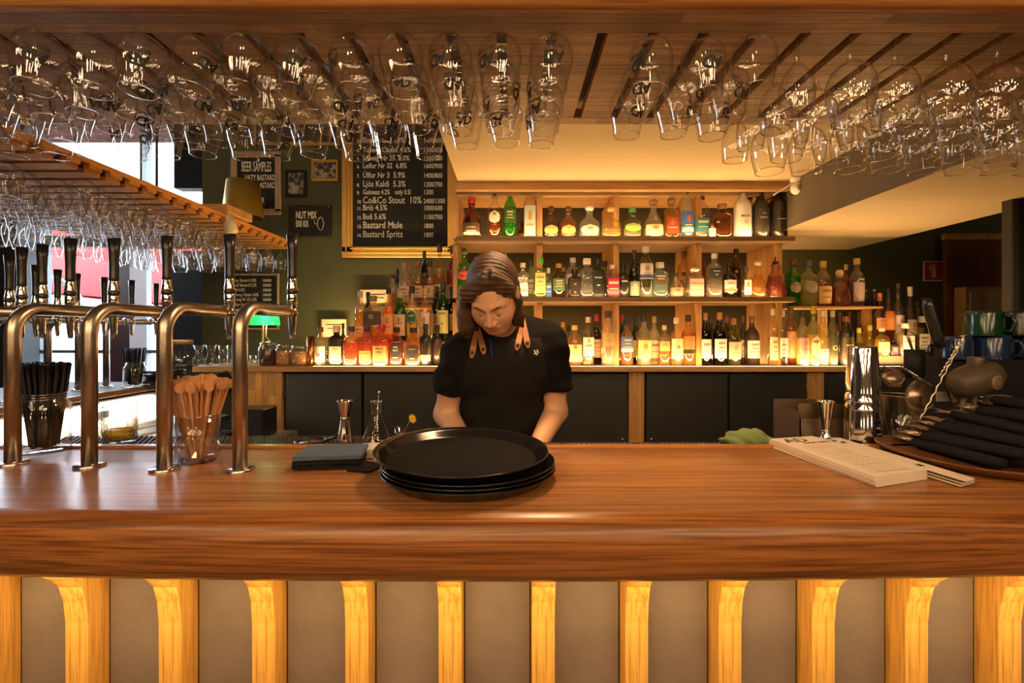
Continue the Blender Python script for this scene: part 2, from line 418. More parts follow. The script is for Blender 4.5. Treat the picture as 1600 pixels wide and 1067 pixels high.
# cement panels between the uprights
S = .189
ux = [(-.129 - S * 5.02) + S * k for k in range(0, 14)]
MB().box(-2.3, 1.8, .03, .06, 0, 1.006).build('backing_board', PANEL, pn)
ux = [(XX(849, .98)) + S * k for k in range(-7, 7)]
for k in range(len(ux) - 1):
    MB().bbox(ux[k] + .025, ux[k + 1] - .025, .0, .03, .02, .996, .002).build('panel', PANEL, pn)
side = {True: 'left', False: 'right'}
words = ['first', 'second', 'third', 'fourth', 'fifth', 'sixth', 'seventh', 'eighth', 'ninth', 'tenth', 'eleventh', 'twelfth', 'thirteenth', 'fourteenth', 'fifteenth']
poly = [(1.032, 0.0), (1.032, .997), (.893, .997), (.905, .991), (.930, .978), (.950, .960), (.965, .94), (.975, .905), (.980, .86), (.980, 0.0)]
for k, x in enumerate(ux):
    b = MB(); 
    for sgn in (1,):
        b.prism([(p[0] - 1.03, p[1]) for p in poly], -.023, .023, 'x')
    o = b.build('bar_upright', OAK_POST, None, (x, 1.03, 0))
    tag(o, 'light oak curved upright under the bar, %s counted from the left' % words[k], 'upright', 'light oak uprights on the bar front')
# unseen fill strip added under the counter overhang to brighten the uprights
area('overhang_fill_light', (-.1, .890, .992), 3.6, 7, (1, .66, .26), (math.radians(28), 0, 0), sy=.012)
# rubber service mat behind the lip
MATM = pm('black_rubber', (.02, .02, .02), .35)
def bar_mat(x0, x1, y0, y1, label):
    t = thing('bar_mat', label, 'mat', ((x0 + x1) / 2, (y0 + y1) / 2, 1.094))
    MB().box(x0 - (x0 + x1) / 2, x1 - (x0 + x1) / 2, -(y1 - y0) / 2, (y1 - y0) / 2, 0, .010).build('base', MATM, t)
    b = MB(); nx = int((x1 - x0) / .016); ny = int((y1 - y0) / .016)
    for i in range(nx):
        for j in range(ny):
            cx = x0 - (x0 + x1) / 2 + (i + .5) * .016 + (.004 if j % 2 else -.004); cy = -(y1 - y0) / 2 + (j + .5) * .016
            r = .0052
            b.add([(cx - r, cy - r, .010), (cx + r, cy - r, .010), (cx + r, cy + r, .010), (cx - r, cy + r, .010),
                   (cx - r * .5, cy - r * .5, .015), (cx + r * .5, cy - r * .5, .015), (cx + r * .5, cy + r * .5, .015), (cx - r * .5, cy + r * .5, .015)],
                  [(0, 1, 5, 4), (1, 2, 6, 5), (2, 3, 7, 6), (3, 0, 4, 7), (4, 5, 6, 7)], False)
    o = b.build('studs', MATM, t); o['kind'] = 'stuff'
bar_mat(-1.45, -.46, 1.40, 1.60, 'wide black rubber bar mat with studs behind the beer taps')
bar_mat(-.455, 1.25, 1.40, 1.51, 'long narrow black rubber bar mat with studs behind the counter lip')
wk = thing('work_shelf', 'steel work shelf behind the bar under the rubber mats', 'shelf', (0, 1.5, 1.0))
MB().box(-1.5, -.455, -.10, .12, .07, .093).box(-.455, 1.5, -.10, .02, .07, .093).build('shelf_board', STEEL, wk)
MB().box(-1.5, -.455, -.09, .11, -.95, .07).box(-.455, 1.5, -.09, .0, -.95, .07).build('cabinet_body', BLACKM, wk)

# left leg of the bar, running away from the photographer
ll = thing('side_counter', 'side leg of the bar with a wooden rail and white lit front', 'bar counter', (-2.2, 2.2, 0))
MB().bbox(-.80, .0, -1.0, .98, 1.085, 1.12, .006).build('counter_top', BLACKM, ll)
MB().bbox(.0, .03, -1.0, .98, 1.095, 1.127, .005).build('rail', OAK_TOP, ll)
MB().box(-.04, .012, -1.0, .98, 1.055, 1.095).build('edge_strip', STEEL, ll)
MB().box(-.06, -.03, -1.0, .98, 0, 1.055).build('front_panel', pm('white_lit_panel', (.85, .80, .70), .5), ll)
area('side_counter_light_strip', (-2.14, 2.2, 1.045), 1.9, 28, (1, .84, .64), (0, math.radians(-15), 0), sy=.02).rotation_euler = (math.radians(38), 0, PI / 2)
ww = thing('prep_counter', 'low steel prep counter beside the white lit panel', 'counter', (-1.95, 2.3, 0))
MB().box(-.24, .25, -.6, .62, .92, .95).box(-.2, .2, -.55, .60, 0, .92).box(.25, .86, -.16, .16, .92, .95).box(.25, .84, -.14, .14, 0, .92).build('body', pm('grey_sink_steel', (.35, .33, .30), .35, .7), ww)

# ================================================================== HANGING GLASS RACK
rk = thing('glass_rack', 'oak glass rack of glued staves with dark slots above the bar', 'glass rack', (0, 0, 0))
PITCH = .1005; X_EMPTY = XX(942, .957)
KS = list(range(-17, 14)); slots = [X_EMPTY + PITCH * k for k in KS]
SW = .0105       # half slot width
rows = [.897 + i * .0303 * 1.0 for i in range(16)]       # .897 .. 1.38
y_s0, y_s1 = .957, 1.336
rnd = random.Random(3)
TH = .026
def stave(x0, x1, y0, y1, mi):
    MB().bbox(x0, x1, y0 + .0003, y1 - .0003, ZK, ZK + TH, .0006).build('stave', STAVES[mi], rk)
yy = [.897, .927, .957, .995, 1.033, 1.071, 1.109, 1.147, 1.185, 1.223, 1.261, 1.298, 1.336, 1.378]
joined = MB(); 
for r in range(len(yy) - 1):
    y0, y1 = yy[r], yy[r + 1]
    if y1 <= y_s0 + 1e-6 or y0 >= y_s1 - 1e-6:
        x = -1.75 - rnd.random() * .3
        while x < 1.53:
            ln = .30 + rnd.random() * .35; stave(max(x, -1.75), min(x + ln, 1.53), y0, y1, rnd.randrange(5)); x += ln
    else:
        x = -1.75; mi = 0; nxt = -9
        for i in range(len(slots) + 1):
            a = -1.75 if i == 0 else slots[i - 1] + SW
            c = 1.53 if i == len(slots) else slots[i] - SW
            if c <= a: continue
            if a >= nxt: mi = rnd.randrange(5); nxt = a + .25 + rnd.random() * .3
            vis = (a + c) / 2 / y0 * F
            if -860 < vis < 860: stave(a, c, y0, y1, mi)
            else: joined.box(a, c, y0, y1, ZK, ZK + TH)
if joined.v: joined.build('hidden_staves', STAVES[0], rk)['kind'] = 'stuff'
MB().box(-1.75, 1.53, .9, 1.378, ZK + TH + .018, ZK + TH + .036).build('top_board', pm('dark_slot_wood', (.05, .022, .01), .6), rk)
b = MB()
for x in (-1.75, 1.53):
    b.box(x - .02, x, .9, 1.378, ZK, ZK + .08)
b.build('end_board', OAK_LIGHT, rk)
# rounded front nose
prof = [(.897, ZK), (.885, ZK - .002), (.872, ZK + .002), (.862, ZK + .010), (.855, ZK + .022), (.852, ZK + .045), (.852, ZK + .14), (.897, ZK + .14)]
b = MB(); xs = [-1.75 + i * .0937 for i in range(36)]; n = len(prof); vs = []; fs = []
for x in xs:
    for y, z in prof: vs.append((x, y, z))
for i in range(len(xs) - 1):
    for j in range(n):
        j2 = (j + 1) % n; fs.append((i * n + j, i * n + j2, (i + 1) * n + j2, (i + 1) * n + j))
b.add(vs, fs); b.build('front_nose', wood('oak_nose', (.40, .15, .035), (.70, .33, .10), 'x', .35, 26, 1.1, .1), rk)

# side rack over the side counter, slats across
sr = thing('side_glass_rack', 'slatted wooden glass rack over the side counter', 'glass rack', (-1.49, 1.42, 2.01))
DEP = 3.30 - 1.42; NS = 21
for k in range(NS):
    y0 = k * DEP / NS
    MB().bbox(-1.02, -.012, y0 + .012, y0 + DEP / NS - .012, 0, .016, .0015).build('slat', RACKWOOD, sr)
RAILM = wood('rack_rail_wood', (.55, .20, .04), (.75, .34, .08), 'y', .45, 26, 1.4, 0, .5, 14)
MB().bbox(-.02, 0, 0, DEP, .034, .052, .002).build('rail', RAILM, sr)
for k in range(NS):
    y0 = k * DEP / NS
    MB().box(-.02, 0, y0 + .018, y0 + DEP / NS - .018, .016, .034).build('rail_block', RAILM, sr)
MB().box(-1.02, -.05, 0, DEP, .046, .056).build('back_board', pm('rack_top_wood', (.25, .13, .05), .6), sr)
MB().bbox(-1.04, -1.02, 0, DEP, 0, .052, .002).build('far_rail', RAILM, sr)
b = MB()
for yk in (.3, .95):
    for xk in (-.25, -.85): b.cone((xk, yk, .056), (xk, yk, CEIL - 2.01), .006, .006, 8)
b.build('hanger_rod', BLACKM, sr)

# ================================================================== BACK BAR: counter, fridges, shelves
BK = 2.66; 
t = thing('back_counter', 'light oak back counter top along the green wall', 'counter', (0, BK, Z_BACK))
MB().bbox(XX(300, BK), XX(1325, BK), 0, D_WALL - BK, -.030, 0, .002).build('counter_top', OAK_LIGHT, t)
b = MB().bbox(XX(1325, BK), XX(1600, BK) + 1.0, 0.10, D_WALL - BK, -.030, .055, .002); b.build('raised_end', pm('grey_brown_board', (.10, .075, .05), .6), t)
POSTS = [(983, 1007), (1262, 1288)]
for i, (a, c) in enumerate(POSTS):
    o = MB().bbox(XX(a, 2.69), XX(c, 2.69), 0, .05, 0, Z_BACK - .03, .002).build('cabinet_post', OAK_V, None, (0, 2.69, 0))
    tag(o, ('light oak post between the black fridge doors beside the bartender', 'light oak post between black doors behind the steel shakers')[i], 'post')
cp = thing('cabinet_end', 'light oak end panel of glued staves under the back counter', 'panel', (XX(405, 2.69), 2.69, 0))
ww_ = XX(442, 2.69) - XX(378, 2.69)
for i in range(6):
    x0 = -.1 + (ww_) * i / 6; zc = .75 + .4 * rnd.random()
    for (z0, z1) in ((0, zc), (zc, Z_BACK - .03)):
        MB().bbox(x0, x0 + ww_ / 6, 0, .03, z0, z1, .0012).build('stave', wood('cabinet_stave', tuple(a * k for a in (.38, .19, .06)), tuple(a * k for a in (.60, .34, .12)), 'z', .5, 26, 1.4, 0, .5, i) if z0 == 0 else OAK_V, cp) if False else MB().bbox(x0, x0 + ww_ / 6 - .0008, 0, .03, z0, z1 - .0008, .0012).build('stave', [OAK_V, OAK_POST, OAK_LIGHT][rnd.randrange(2)], cp)
DOORM = pm('black_fridge_door', (.020, .020, .019), .55)
doors = [(445, 565, 'black cupboard door beside the oak end panel'), (568, 700, 'black cupboard door behind the conical flask'), (702, 838, 'black cupboard door hidden behind the bartender'),
         (840, 981, 'black cupboard door beside the bartender and the oak post'), (1009, 1138, 'black cupboard door with a small white dot'), (1140, 1261, 'black cupboard door behind the folded green cloth'), (1289, 1420, 'black cupboard door behind the stacked steel shakers')]
for i, (a, c, lb) in enumerate(doors):
    t = thing('cupboard_door', lb, 'door', (XX((a + c) / 2, 2.70), 2.70, .25), 0, 'black cupboard doors under the back counter')
    hw = (XX(c, 2.70) - XX(a, 2.70)) / 2
    MB().bbox(-hw + .002, hw - .002, 0, .03, 0, Z_BACK - .25 - .042, .003).build('panel', DOORM, t)
    s = -1 if i % 2 == 0 else 1
    MB().cone((s * (hw - .03), 0, .60), (s * (hw - .03), -.008, .60), .007, .007, 12).build('lock', STEEL, t)
    MB().bbox(s * hw - .006, s * hw + .006, -.004, 0, .83, .87, .001).build('hinge', BLACKP, t)
b = struct(MB().box(XX(378, 2.75), 2.6, 2.74, 3.35, 0, Z_BACK - .031).build('trim_cabinet_carcass', BLACKM))

# shelf unit
su = thing('back_bar_shelf', 'light oak back bar shelf unit with lit compartments', 'shelf', (0, 2.65, 0))
Z1 = ZZ(369, 2.65); Z2 = ZZ(464, 2.65)
SHW = wood('shelf_edge_wood', (.16, .085, .035), (.30, .17, .07), 'x', .55, 26, 1.2, 0, .5, 21)
MB().bbox(XX(712, 2.65), XX(1243, 2.65), 0, .40, Z1 - .026, Z1, .001).build('shelf_board', SHW, su)
MB().bbox(XX(712, 2.65), XX(1243, 2.65), 0, .40, Z2 - .026, Z2, .001).build('shelf_board', SHW, su)
MB().bbox(XX(712, 2.72), XX(1222, 2.72), .07, .10, ZZ(306, 2.72), ZZ(298, 2.72), .001).build('top_rail', OAK_LIGHT, su)
MB().box(XX(712, 2.65), 1.537, .0, .05, ZZ(296, 2.65), ZB - .001).build('canopy_rail', OAK_LIGHT, su)
MB().box(XX(712, 2.72), XX(1222, 2.72), .10, .42, ZZ(300, 2.72), ZZ(298, 2.72)).build('top_panel', OAK_LIGHT, su)
for px in (712, 843, 963, 1092, 1218):
    x = XX(px, 2.72); hw = .016
    for z0, z1 in ((Z_BACK, Z2 - .026), (Z2, Z1 - .026), (Z1, ZZ(306, 2.72))):
        MB().bbox(x - hw, x + hw, .07, .42, z0, z1, .001).build('divider', OAK_V, su)
MB().box(XX(712, 2.72), XX(1226, 2.72), .42, .44, Z_BACK, ZZ(298, 2.72)).build('backboard', pm('dark_green_backboard', (.05, .05, .028), .8), su)
LED = emit('warm_led', (1, .66, .28), 9, False)
for x0, x1, y, z in ((SHELF_X0 + .02, SHELF_X1, .018, Z1), (SHELF_X0 + .02, SHELF_X1, .018, Z2), (SHELF_X0 + .02, 2.3, .018, Z_BACK), (-1.10, SHELF_X0 - .05, .03, Z_BACK), (SHELF_X0 + .02, SHELF_X1, .37, Z1), (SHELF_X0 + .02, SHELF_X1, .37, Z2), (SHELF_X0 + .02, SHELF_X1, .37, Z_BACK)):
    MB().box(x0, x1, y - .004, y + .004, z, z + .0008).build('light_strip', LED, su)
# ================================================================== GLASSES
def glass_mesh(prof, rim_r, rim_z, segs=28):
    b = MB(); b.lathe(prof, segs)
    b.mi = 1
    b.tube([(rim_r * math.cos(2 * PI * k / segs), rim_r * math.sin(2 * PI * k / segs), rim_z) for k in range(segs)], .0011, 6, closed=True)
    b.mi = 0
    return b
BEER = [(.0005, .0), (.034, -.0005), (.035, -.002), (.012, -.005), (.006, -.008), (.0052, -.022), (.008, -.026), (.020, -.029), (.032, -.036), (.040, -.047), (.0435, -.060), (.0437, -.072), (.0415, -.088), (.0375, -.105), (.0335, -.122), (.0310, -.138)]
WINE = [(.0005, 0), (.034, -.0006), (.035, -.002), (.010, -.006), (.005, -.012), (.0042, -.035), (.005, -.055), (.009, -.066), (.022, -.073), (.036, -.085), (.0435, -.103), (.0455, -.122), (.044, -.142), (.0405, -.160), (.0365, -.176), (.0345, -.186)]
FLUTE = [(.0005, 0), (.029, -.0006), (.030, -.002), (.008, -.006), (.0045, -.012), (.0038, -.035), (.0045, -.060), (.012, -.070), (.024, -.085), (.032, -.105), (.034, -.125), (.032, -.145), (.029, -.165)]
def radius_at(prof, z):
    for (r0, z0), (r1, z1) in zip(prof, prof[1:]):
        if z1 <= z <= z0 and z0 != z1: return r0 + (r1 - r0) * (z0 - z) / (z0 - z1)
    return prof[-1][0]
# printed mark: an A with a ring bound to it, seen upside down on a hanging glass, and a word under it
def mark_mesh(prof, zc, scale):
    vs, fs = [], []
    def addme(me, dx, dy):
        o = len(vs)
        for v in me.vertices: vs.append((v.co.x + dx, v.co.y + dy))
        for p in me.polygons: fs.append([o + i for i in p.vertices])
        bpy.data.meshes.remove(me)
    addme(text_mesh('AD', .030 * scale, 0, 'CENTER', 1.0, .80, .0012), 0, 0)
    addme(text_mesh('BASTARD', .0095 * scale, 0, 'CENTER', 1.0, 1.0, .0004), 0, -.012 * scale)
    me = bpy.data.meshes.new('mark'); out = []
    for x, y in vs:
        z = zc - y; r = radius_at(prof, z) + .0006; a = x / r
        out.append((-r * math.sin(a), -r * math.cos(a), z))
    me.from_pydata(out, [], fs); me.materials.append(INK); me.update(); return me
bm_ = glass_mesh(BEER, .0310, -.138).mesh('beer_glass', [GLASS, GLASSR])
wm_ = glass_mesh(WINE, .0345, -.186).mesh('wine_glass', [GLASS, GLASSR])
fm_ = glass_mesh(FLUTE, .029, -.165).mesh('wine_glass', [GLASS, GLASSR])
bmk = mark_mesh(BEER, -.085, 1.0)
rg = random.Random(11)
def hang(me, name, label, cat, group, loc, tilt, rz, mark=None):
    o = bpy.data.objects.new(name, me); C.objects.link(o); o.location = loc
    o.rotation_euler = Euler((tilt[0], tilt[1], 0)); tag(o, label, cat, group)
    if mark:
        m = bpy.data.objects.new('printed_mark', mark); C.objects.link(m); m.parent = o; m.rotation_euler = (0, 0, rz)
    return o
ZH = ZK + .018
pos = ['first', 'second', 'third', 'fourth', 'fifth']
num = ['', 'first', 'second', 'third', 'fourth', 'fifth', 'sixth', 'seventh', 'eighth', 'ninth', 'tenth', 'eleventh', 'twelfth', 'thirteenth', 'fourteenth', 'fifteenth', 'sixteenth']
for k in KS:
    X = X_EMPTY + PITCH * k
    if k == 0: continue
    if k < 0: kind, ys = 'beer', [.968, 1.052, 1.135, 1.218] + ([1.30] if k < -3 else [])
    elif k <= 3: kind, ys = 'beer', [.972, 1.075, 1.165] + ([] if k == 3 else [])
    elif k == 4: kind, ys = 'flute', [.985, 1.07, 1.155, 1.24]
    else: kind, ys = 'wine', [.985, 1.085, 1.185, 1.28]
    if k == -2: ys = [.968, 1.052, 1.135, 1.225]
    for i, y in enumerate(ys):
        px = 800 + X * F / y
        if px < -45 or px > 1650: continue
        yj = y + rg.uniform(-.010, .010); 
        tx = math.radians((-9 + rg.uniform(-2, 2)) if i == 0 and kind == 'beer' else rg.uniform(-3.5, 4.5)); ty = math.radians(rg.uniform(-3.5, 3.5))
        side = '%s slot %s of the empty slot' % (num[abs(k)], 'left' if k < 0 else 'right')
        rz = rg.choice([rg.uniform(-1.5, 1.5), rg.uniform(-PI, PI)])
        if kind == 'beer':
            hang(bm_, 'beer_glass', '%s hanging bulbous beer glass from the front, %s' % (pos[i], side), 'glass', 'beer glasses in the rack over the bar', (X, yj, ZH), (tx, ty), rz, bmk if k > -13 else None)
        elif kind == 'flute':
            hang(fm_, 'wine_glass', '%s hanging slim stemmed glass from the front, %s' % (pos[i], side), 'glass', 'slim stemmed glasses in the rack', (X, yj, ZH), (tx, ty), rz)
        else:
            hang(wm_, 'wine_glass', '%s hanging big wine glass from the front, %s' % (pos[i], side), 'glass', 'wine glasses in the rack over the bar', (X, yj, ZH), (tx, ty), rz)
# side rack
num2 = num + ['seventeenth', 'eighteenth', 'nineteenth', 'twentieth', 'twenty-first']
n = 0
for r in range(NS):
    y = 1.42 + (r + 1) * DEP / NS
    if r == NS - 1: break
    for c in range(10):
        x = -1.60 - c * .098 + (.03 if r % 2 else 0)
        if r > 12: x += .04
        px = 800 + x * F / y
        if px < -25 or x < -2.44: continue
        if r < 3 and c < 1: continue
        me, nm, z = (bm_, 'beer_glass', 2.01 + .022) if c < 6 and r < 13 else (wm_ if c % 3 else fm_, 'wine_glass', 2.01 + .022)
        lab = ('bulbous beer' if me is bm_ else 'big wine' if me is wm_ else 'slim wine') + ' glass, side rack, %s row from the front, %s from the aisle' % (num2[r + 1], num2[c + 1])
        hang(me, nm, lab, 'glass', 'beer glasses in the side rack' if me is bm_ else 'stemmed glasses in the side rack', (x, y + rg.uniform(-.006, .006), z),
             (math.radians(rg.uniform(-3, 3)), math.radians(rg.uniform(-3, 3))), 0)
        n += 1
print('side rack glasses', n)

# ================================================================== BEER TAPS
def make_tap(L, zt, label, group):
    """upright on the counter at the origin, arm along +y for L, centre line of the arm at height zt"""
    t = thing('beer_tap', label, 'beer tap', (0, 0, 0), 0, group)
    r = .0165; R = .062
    fl = MB().lathe([(.0005, .006), (.031, .006), (.032, .005), (.032, 0)], 32).build('flange', STEEL, t)
    for a in (-.6, 2.5): MB().ball((.0255 * math.cos(a), .0255 * math.sin(a), .008), .0055, 10, 6, (1, 1, .7)).build('bolt', STEEL, fl)
    pts = [(0, 0, 0), (0, 0, zt - R)]
    for i in range(1, 9):
        a = PI / 2 * i / 8; pts.append((0, R - R * math.cos(a), zt - R + R * math.sin(a)))
    pts.append((0, L - .028, zt))
    MB().tube(pts, r, 20).build('pipe', PIPE, t)
    MB().cone((0, L - .040, zt), (0, L - .030, zt), r * 1.1, r * 1.1, 20).cone((0, L - .03, zt), (0, L - .012, zt), .011, .0135, 16).ball((0, L, zt), .0155, 16, 10).lathe([(.0125, .010), (.0135, .025), (.0145, .028), (.0145, .05), (.0135, .053)], 20, (0, L, zt), cap1=True).build('faucet_body', CHROME, t)
    MB().lathe([(.0145, 0), (.0155, .002), (.0155, .010), (.0145, .012)], 20, (0, L, zt + .053), cap0=True, cap1=True).build('collar_ring', BLACKP, t)
    MB().lathe([(.0150, 0), (.0150, .004), (.0115, .030), (.0105, .034)], 20, (0, L, zt + .065), cap0=True, cap1=True).build('cone_collar', CHROME, t)
    MB().lathe([(.0125, -.012), (.0110, -.030), (.0085, -.062), (.0060, -.078), (.0050, -.080)], 16, (0, L, zt), cap1=True).build('spout', CHROME, t)
    h = MB().lathe([(.0125, 0), (.0135, .004), (.0125, .012), (.0125, .05), (.0140, .09), (.0170, .130)], 20, (0, L, zt + .098), cap0=True, smooth=True)
    # slanted top
    k0 = len(h.v) - 20
    for j in range(k0, len(h.v)):
        x, y, z = h.v[j]; h.v[j] = (x, y, z + .10 * (y - L) + .12 * x)
    h.f.append(tuple(range(k0, len(h.v)))); h.m.append(0); h.sm.append(False)
    h.build('handle', BLACKP, t)
    return t
spec = [(375, 1.150, 457, 1.425, 'brushed steel beer tap beside the empty counter, rightmost of the row'),
        (257, 1.155, 359, 1.425, 'brushed steel beer tap with the glass of wooden stirrers beside it'),
        (140, 1.185, 261, 1.45, 'brushed steel beer tap beside the jar of black straws'),
        (20, 1.205, 178, 1.49, 'brushed steel beer tap in front of the jar of black straws')]
for px, d1, px2, d2, lb in spec:
    X1 = XX(px, d1); X2 = XX(px2, d2); L = math.hypot(X2 - X1, d2 - d1)
    t = make_tap(L, .388, lb, 'brushed steel beer taps standing on the bar')
    t.location = (X1, d1, Z_BAR); t.rotation_euler = (0, 0, -math.atan2(X2 - X1, d2 - d1))
spec = [(110, 1.50, 'beer tap with black handle, fifth from the right along the row'), (66, 1.60, 'beer tap with black handle, sixth from the right along the row'),
        (34, 1.66, 'beer tap with black handle, seventh from the right along the row'), (15, 1.82, 'beer tap with black handle, farthest left of the front row')]
for px2, d2, lb in spec:
    X2 = XX(px2, d2); L = .34
    t = make_tap(L, .388, lb, 'brushed steel beer taps standing on the bar')
    t.location = (X2 - L * .94, d2 - L * .34, Z_BAR); t.rotation_euler = (0, 0, -math.atan2(.94, .34))
t0 = None
for i, (px, d) in enumerate([(56, 2.10), (90, 2.25), (120, 2.40), (163, 2.57), (206, 2.72), (244, 2.90)]):
    lb = 'smaller far beer tap on the side counter, %s from the near end' % num[i + 1]
    if t0 is None: t = t0 = make_tap(.30, .388, lb, 'far beer taps on the side counter')
    else: t = dup(t0, label=lb)
    t.location = (XX(px, d) - .30, d, Z_BAR); t.rotation_euler = (0, 0, -PI / 2)
# ================================================================== BOTTLES
# outline (share of half width, share of height up to the cap seat), cap (radius share, from, to), section exponent, depth share, label zone
KIND = {
 'wine':   ([(.90, 0), (1, .012), (1, .56), (.95, .62), (.78, .68), (.50, .74), (.38, .79), (.34, .86), (.34, .97), (.37, .975), (.37, 1)], (.40, .86), 2, 1, (.14, .50)),
 'spirit': ([(.90, 0), (1, .012), (1, .58), (.96, .63), (.80, .68), (.52, .72), (.38, .76), (.35, .84), (.35, .96), (.40, .965), (.40, 1)], (.44, .87), 2, 1, (.14, .50)),
 'tall':   ([(.90, 0), (1, .010), (1, .62), (.93, .68), (.70, .74), (.48, .79), (.42, .84), (.40, .96), (.45, .965), (.45, 1)], (.48, .88), 2, 1, (.12, .58)),
 'squat':  ([(.80, 0), (.94, .02), (1, .10), (1, .34), (.96, .44), (.82, .53), (.58, .60), (.36, .66), (.28, .72), (.27, .84), (.30, .85), (.30, .88)], (.36, .84), 2.6, .55, (.08, .42)),
 'square': ([(.92, 0), (1, .015), (1, .60), (.95, .66), (.72, .71), (.42, .75), (.36, .79), (.36, .90), (.42, .91), (.42, .95)], (.46, .87), 5, .9, (.10, .50)),
 'block':  ([(.94, 0), (1, .015), (1, .64), (.96, .69), (.66, .735), (.40, .76), (.38, .86), (.44, .87), (.44, .92)], (.52, .84), 6, .6, (.10, .55)),
 'onion':  ([(.90, 0), (1, .02), (1, .22), (.97, .32), (.80, .46), (.50, .58), (.34, .68), (.30, .80), (.36, .82), (.36, .88)], (.40, .86), 2, .9, (.08, .34)),
 'cone':   ([(1.0, 0), (1.02, .02), (.90, .30), (.70, .55), (.50, .62), (.40, .66), (.38, .74), (.50, .80)], (.36, .80), 4, .9, (.1, .4)),
 'dome':   ([(.92, 0), (1, .015), (1, .50), (.97, .62), (.80, .71), (.48, .77), (.34, .80), (.33, .88), (.38, .90), (.38, .92)], (.40, .88), 2.4, .75, (.36, .60)),
 'flask':  ([(.86, 0), (.98, .02), (1, .30), (.96, .46), (.78, .56), (.45, .63), (.32, .68), (.30, .80), (.34, .82), (.34, .88)], (.38, .84), 2.8, .5, (.1, .42)),
 'round':  ([(.70, 0), (.90, .03), (1, .22), (.95, .42), (.72, .58), (.42, .66), (.34, .72), (.33, .86), (.37, .88), (.37, .92)], (.40, .86), 2, 1, (.12, .40)),
}
_bg = {}
def bglass(tint, milky=.0, key=''):
    k = (tint, milky)
    if k not in _bg:
        _bg[k] = glass('bottle_glass_tinted', tint, (.40, .36, .30), .05, 3.0, .75, milky, .03)
    return _bg[k]
_lq = {}
def liquid(col, milky=.30):
    k = (col, milky)
    if k not in _lq: _lq[k] = glass('bottle_liquid', tuple(c ** .6 for c in col), (.7, .6, .5), .02, 4, .3, milky, .05, tcol=col)
    return _lq[k]
def paint(col, rough=.5, metal=0):
    return pm('paint_%d_%d_%d_%d' % (*[int(c * 99) for c in col], int(metal * 9)), col, rough, metal, var=.08, vscale=40)
CL = (.96, .95, .90); GRN = (.25, .62, .12); DGR = (.10, .16, .05); AMB = (.62, .25, .06); BRN = (.30, .10, .03); PALE = (.96, .88, .62)
BLK = (.012, .012, .012); WHT = (.78, .75, .68); CRM = (.72, .62, .42); RDC = (.50, .02, .02); GLD = (.60, .38, .08); CORK = (.42, .24, .10); SIL = (.65, .62, .58)
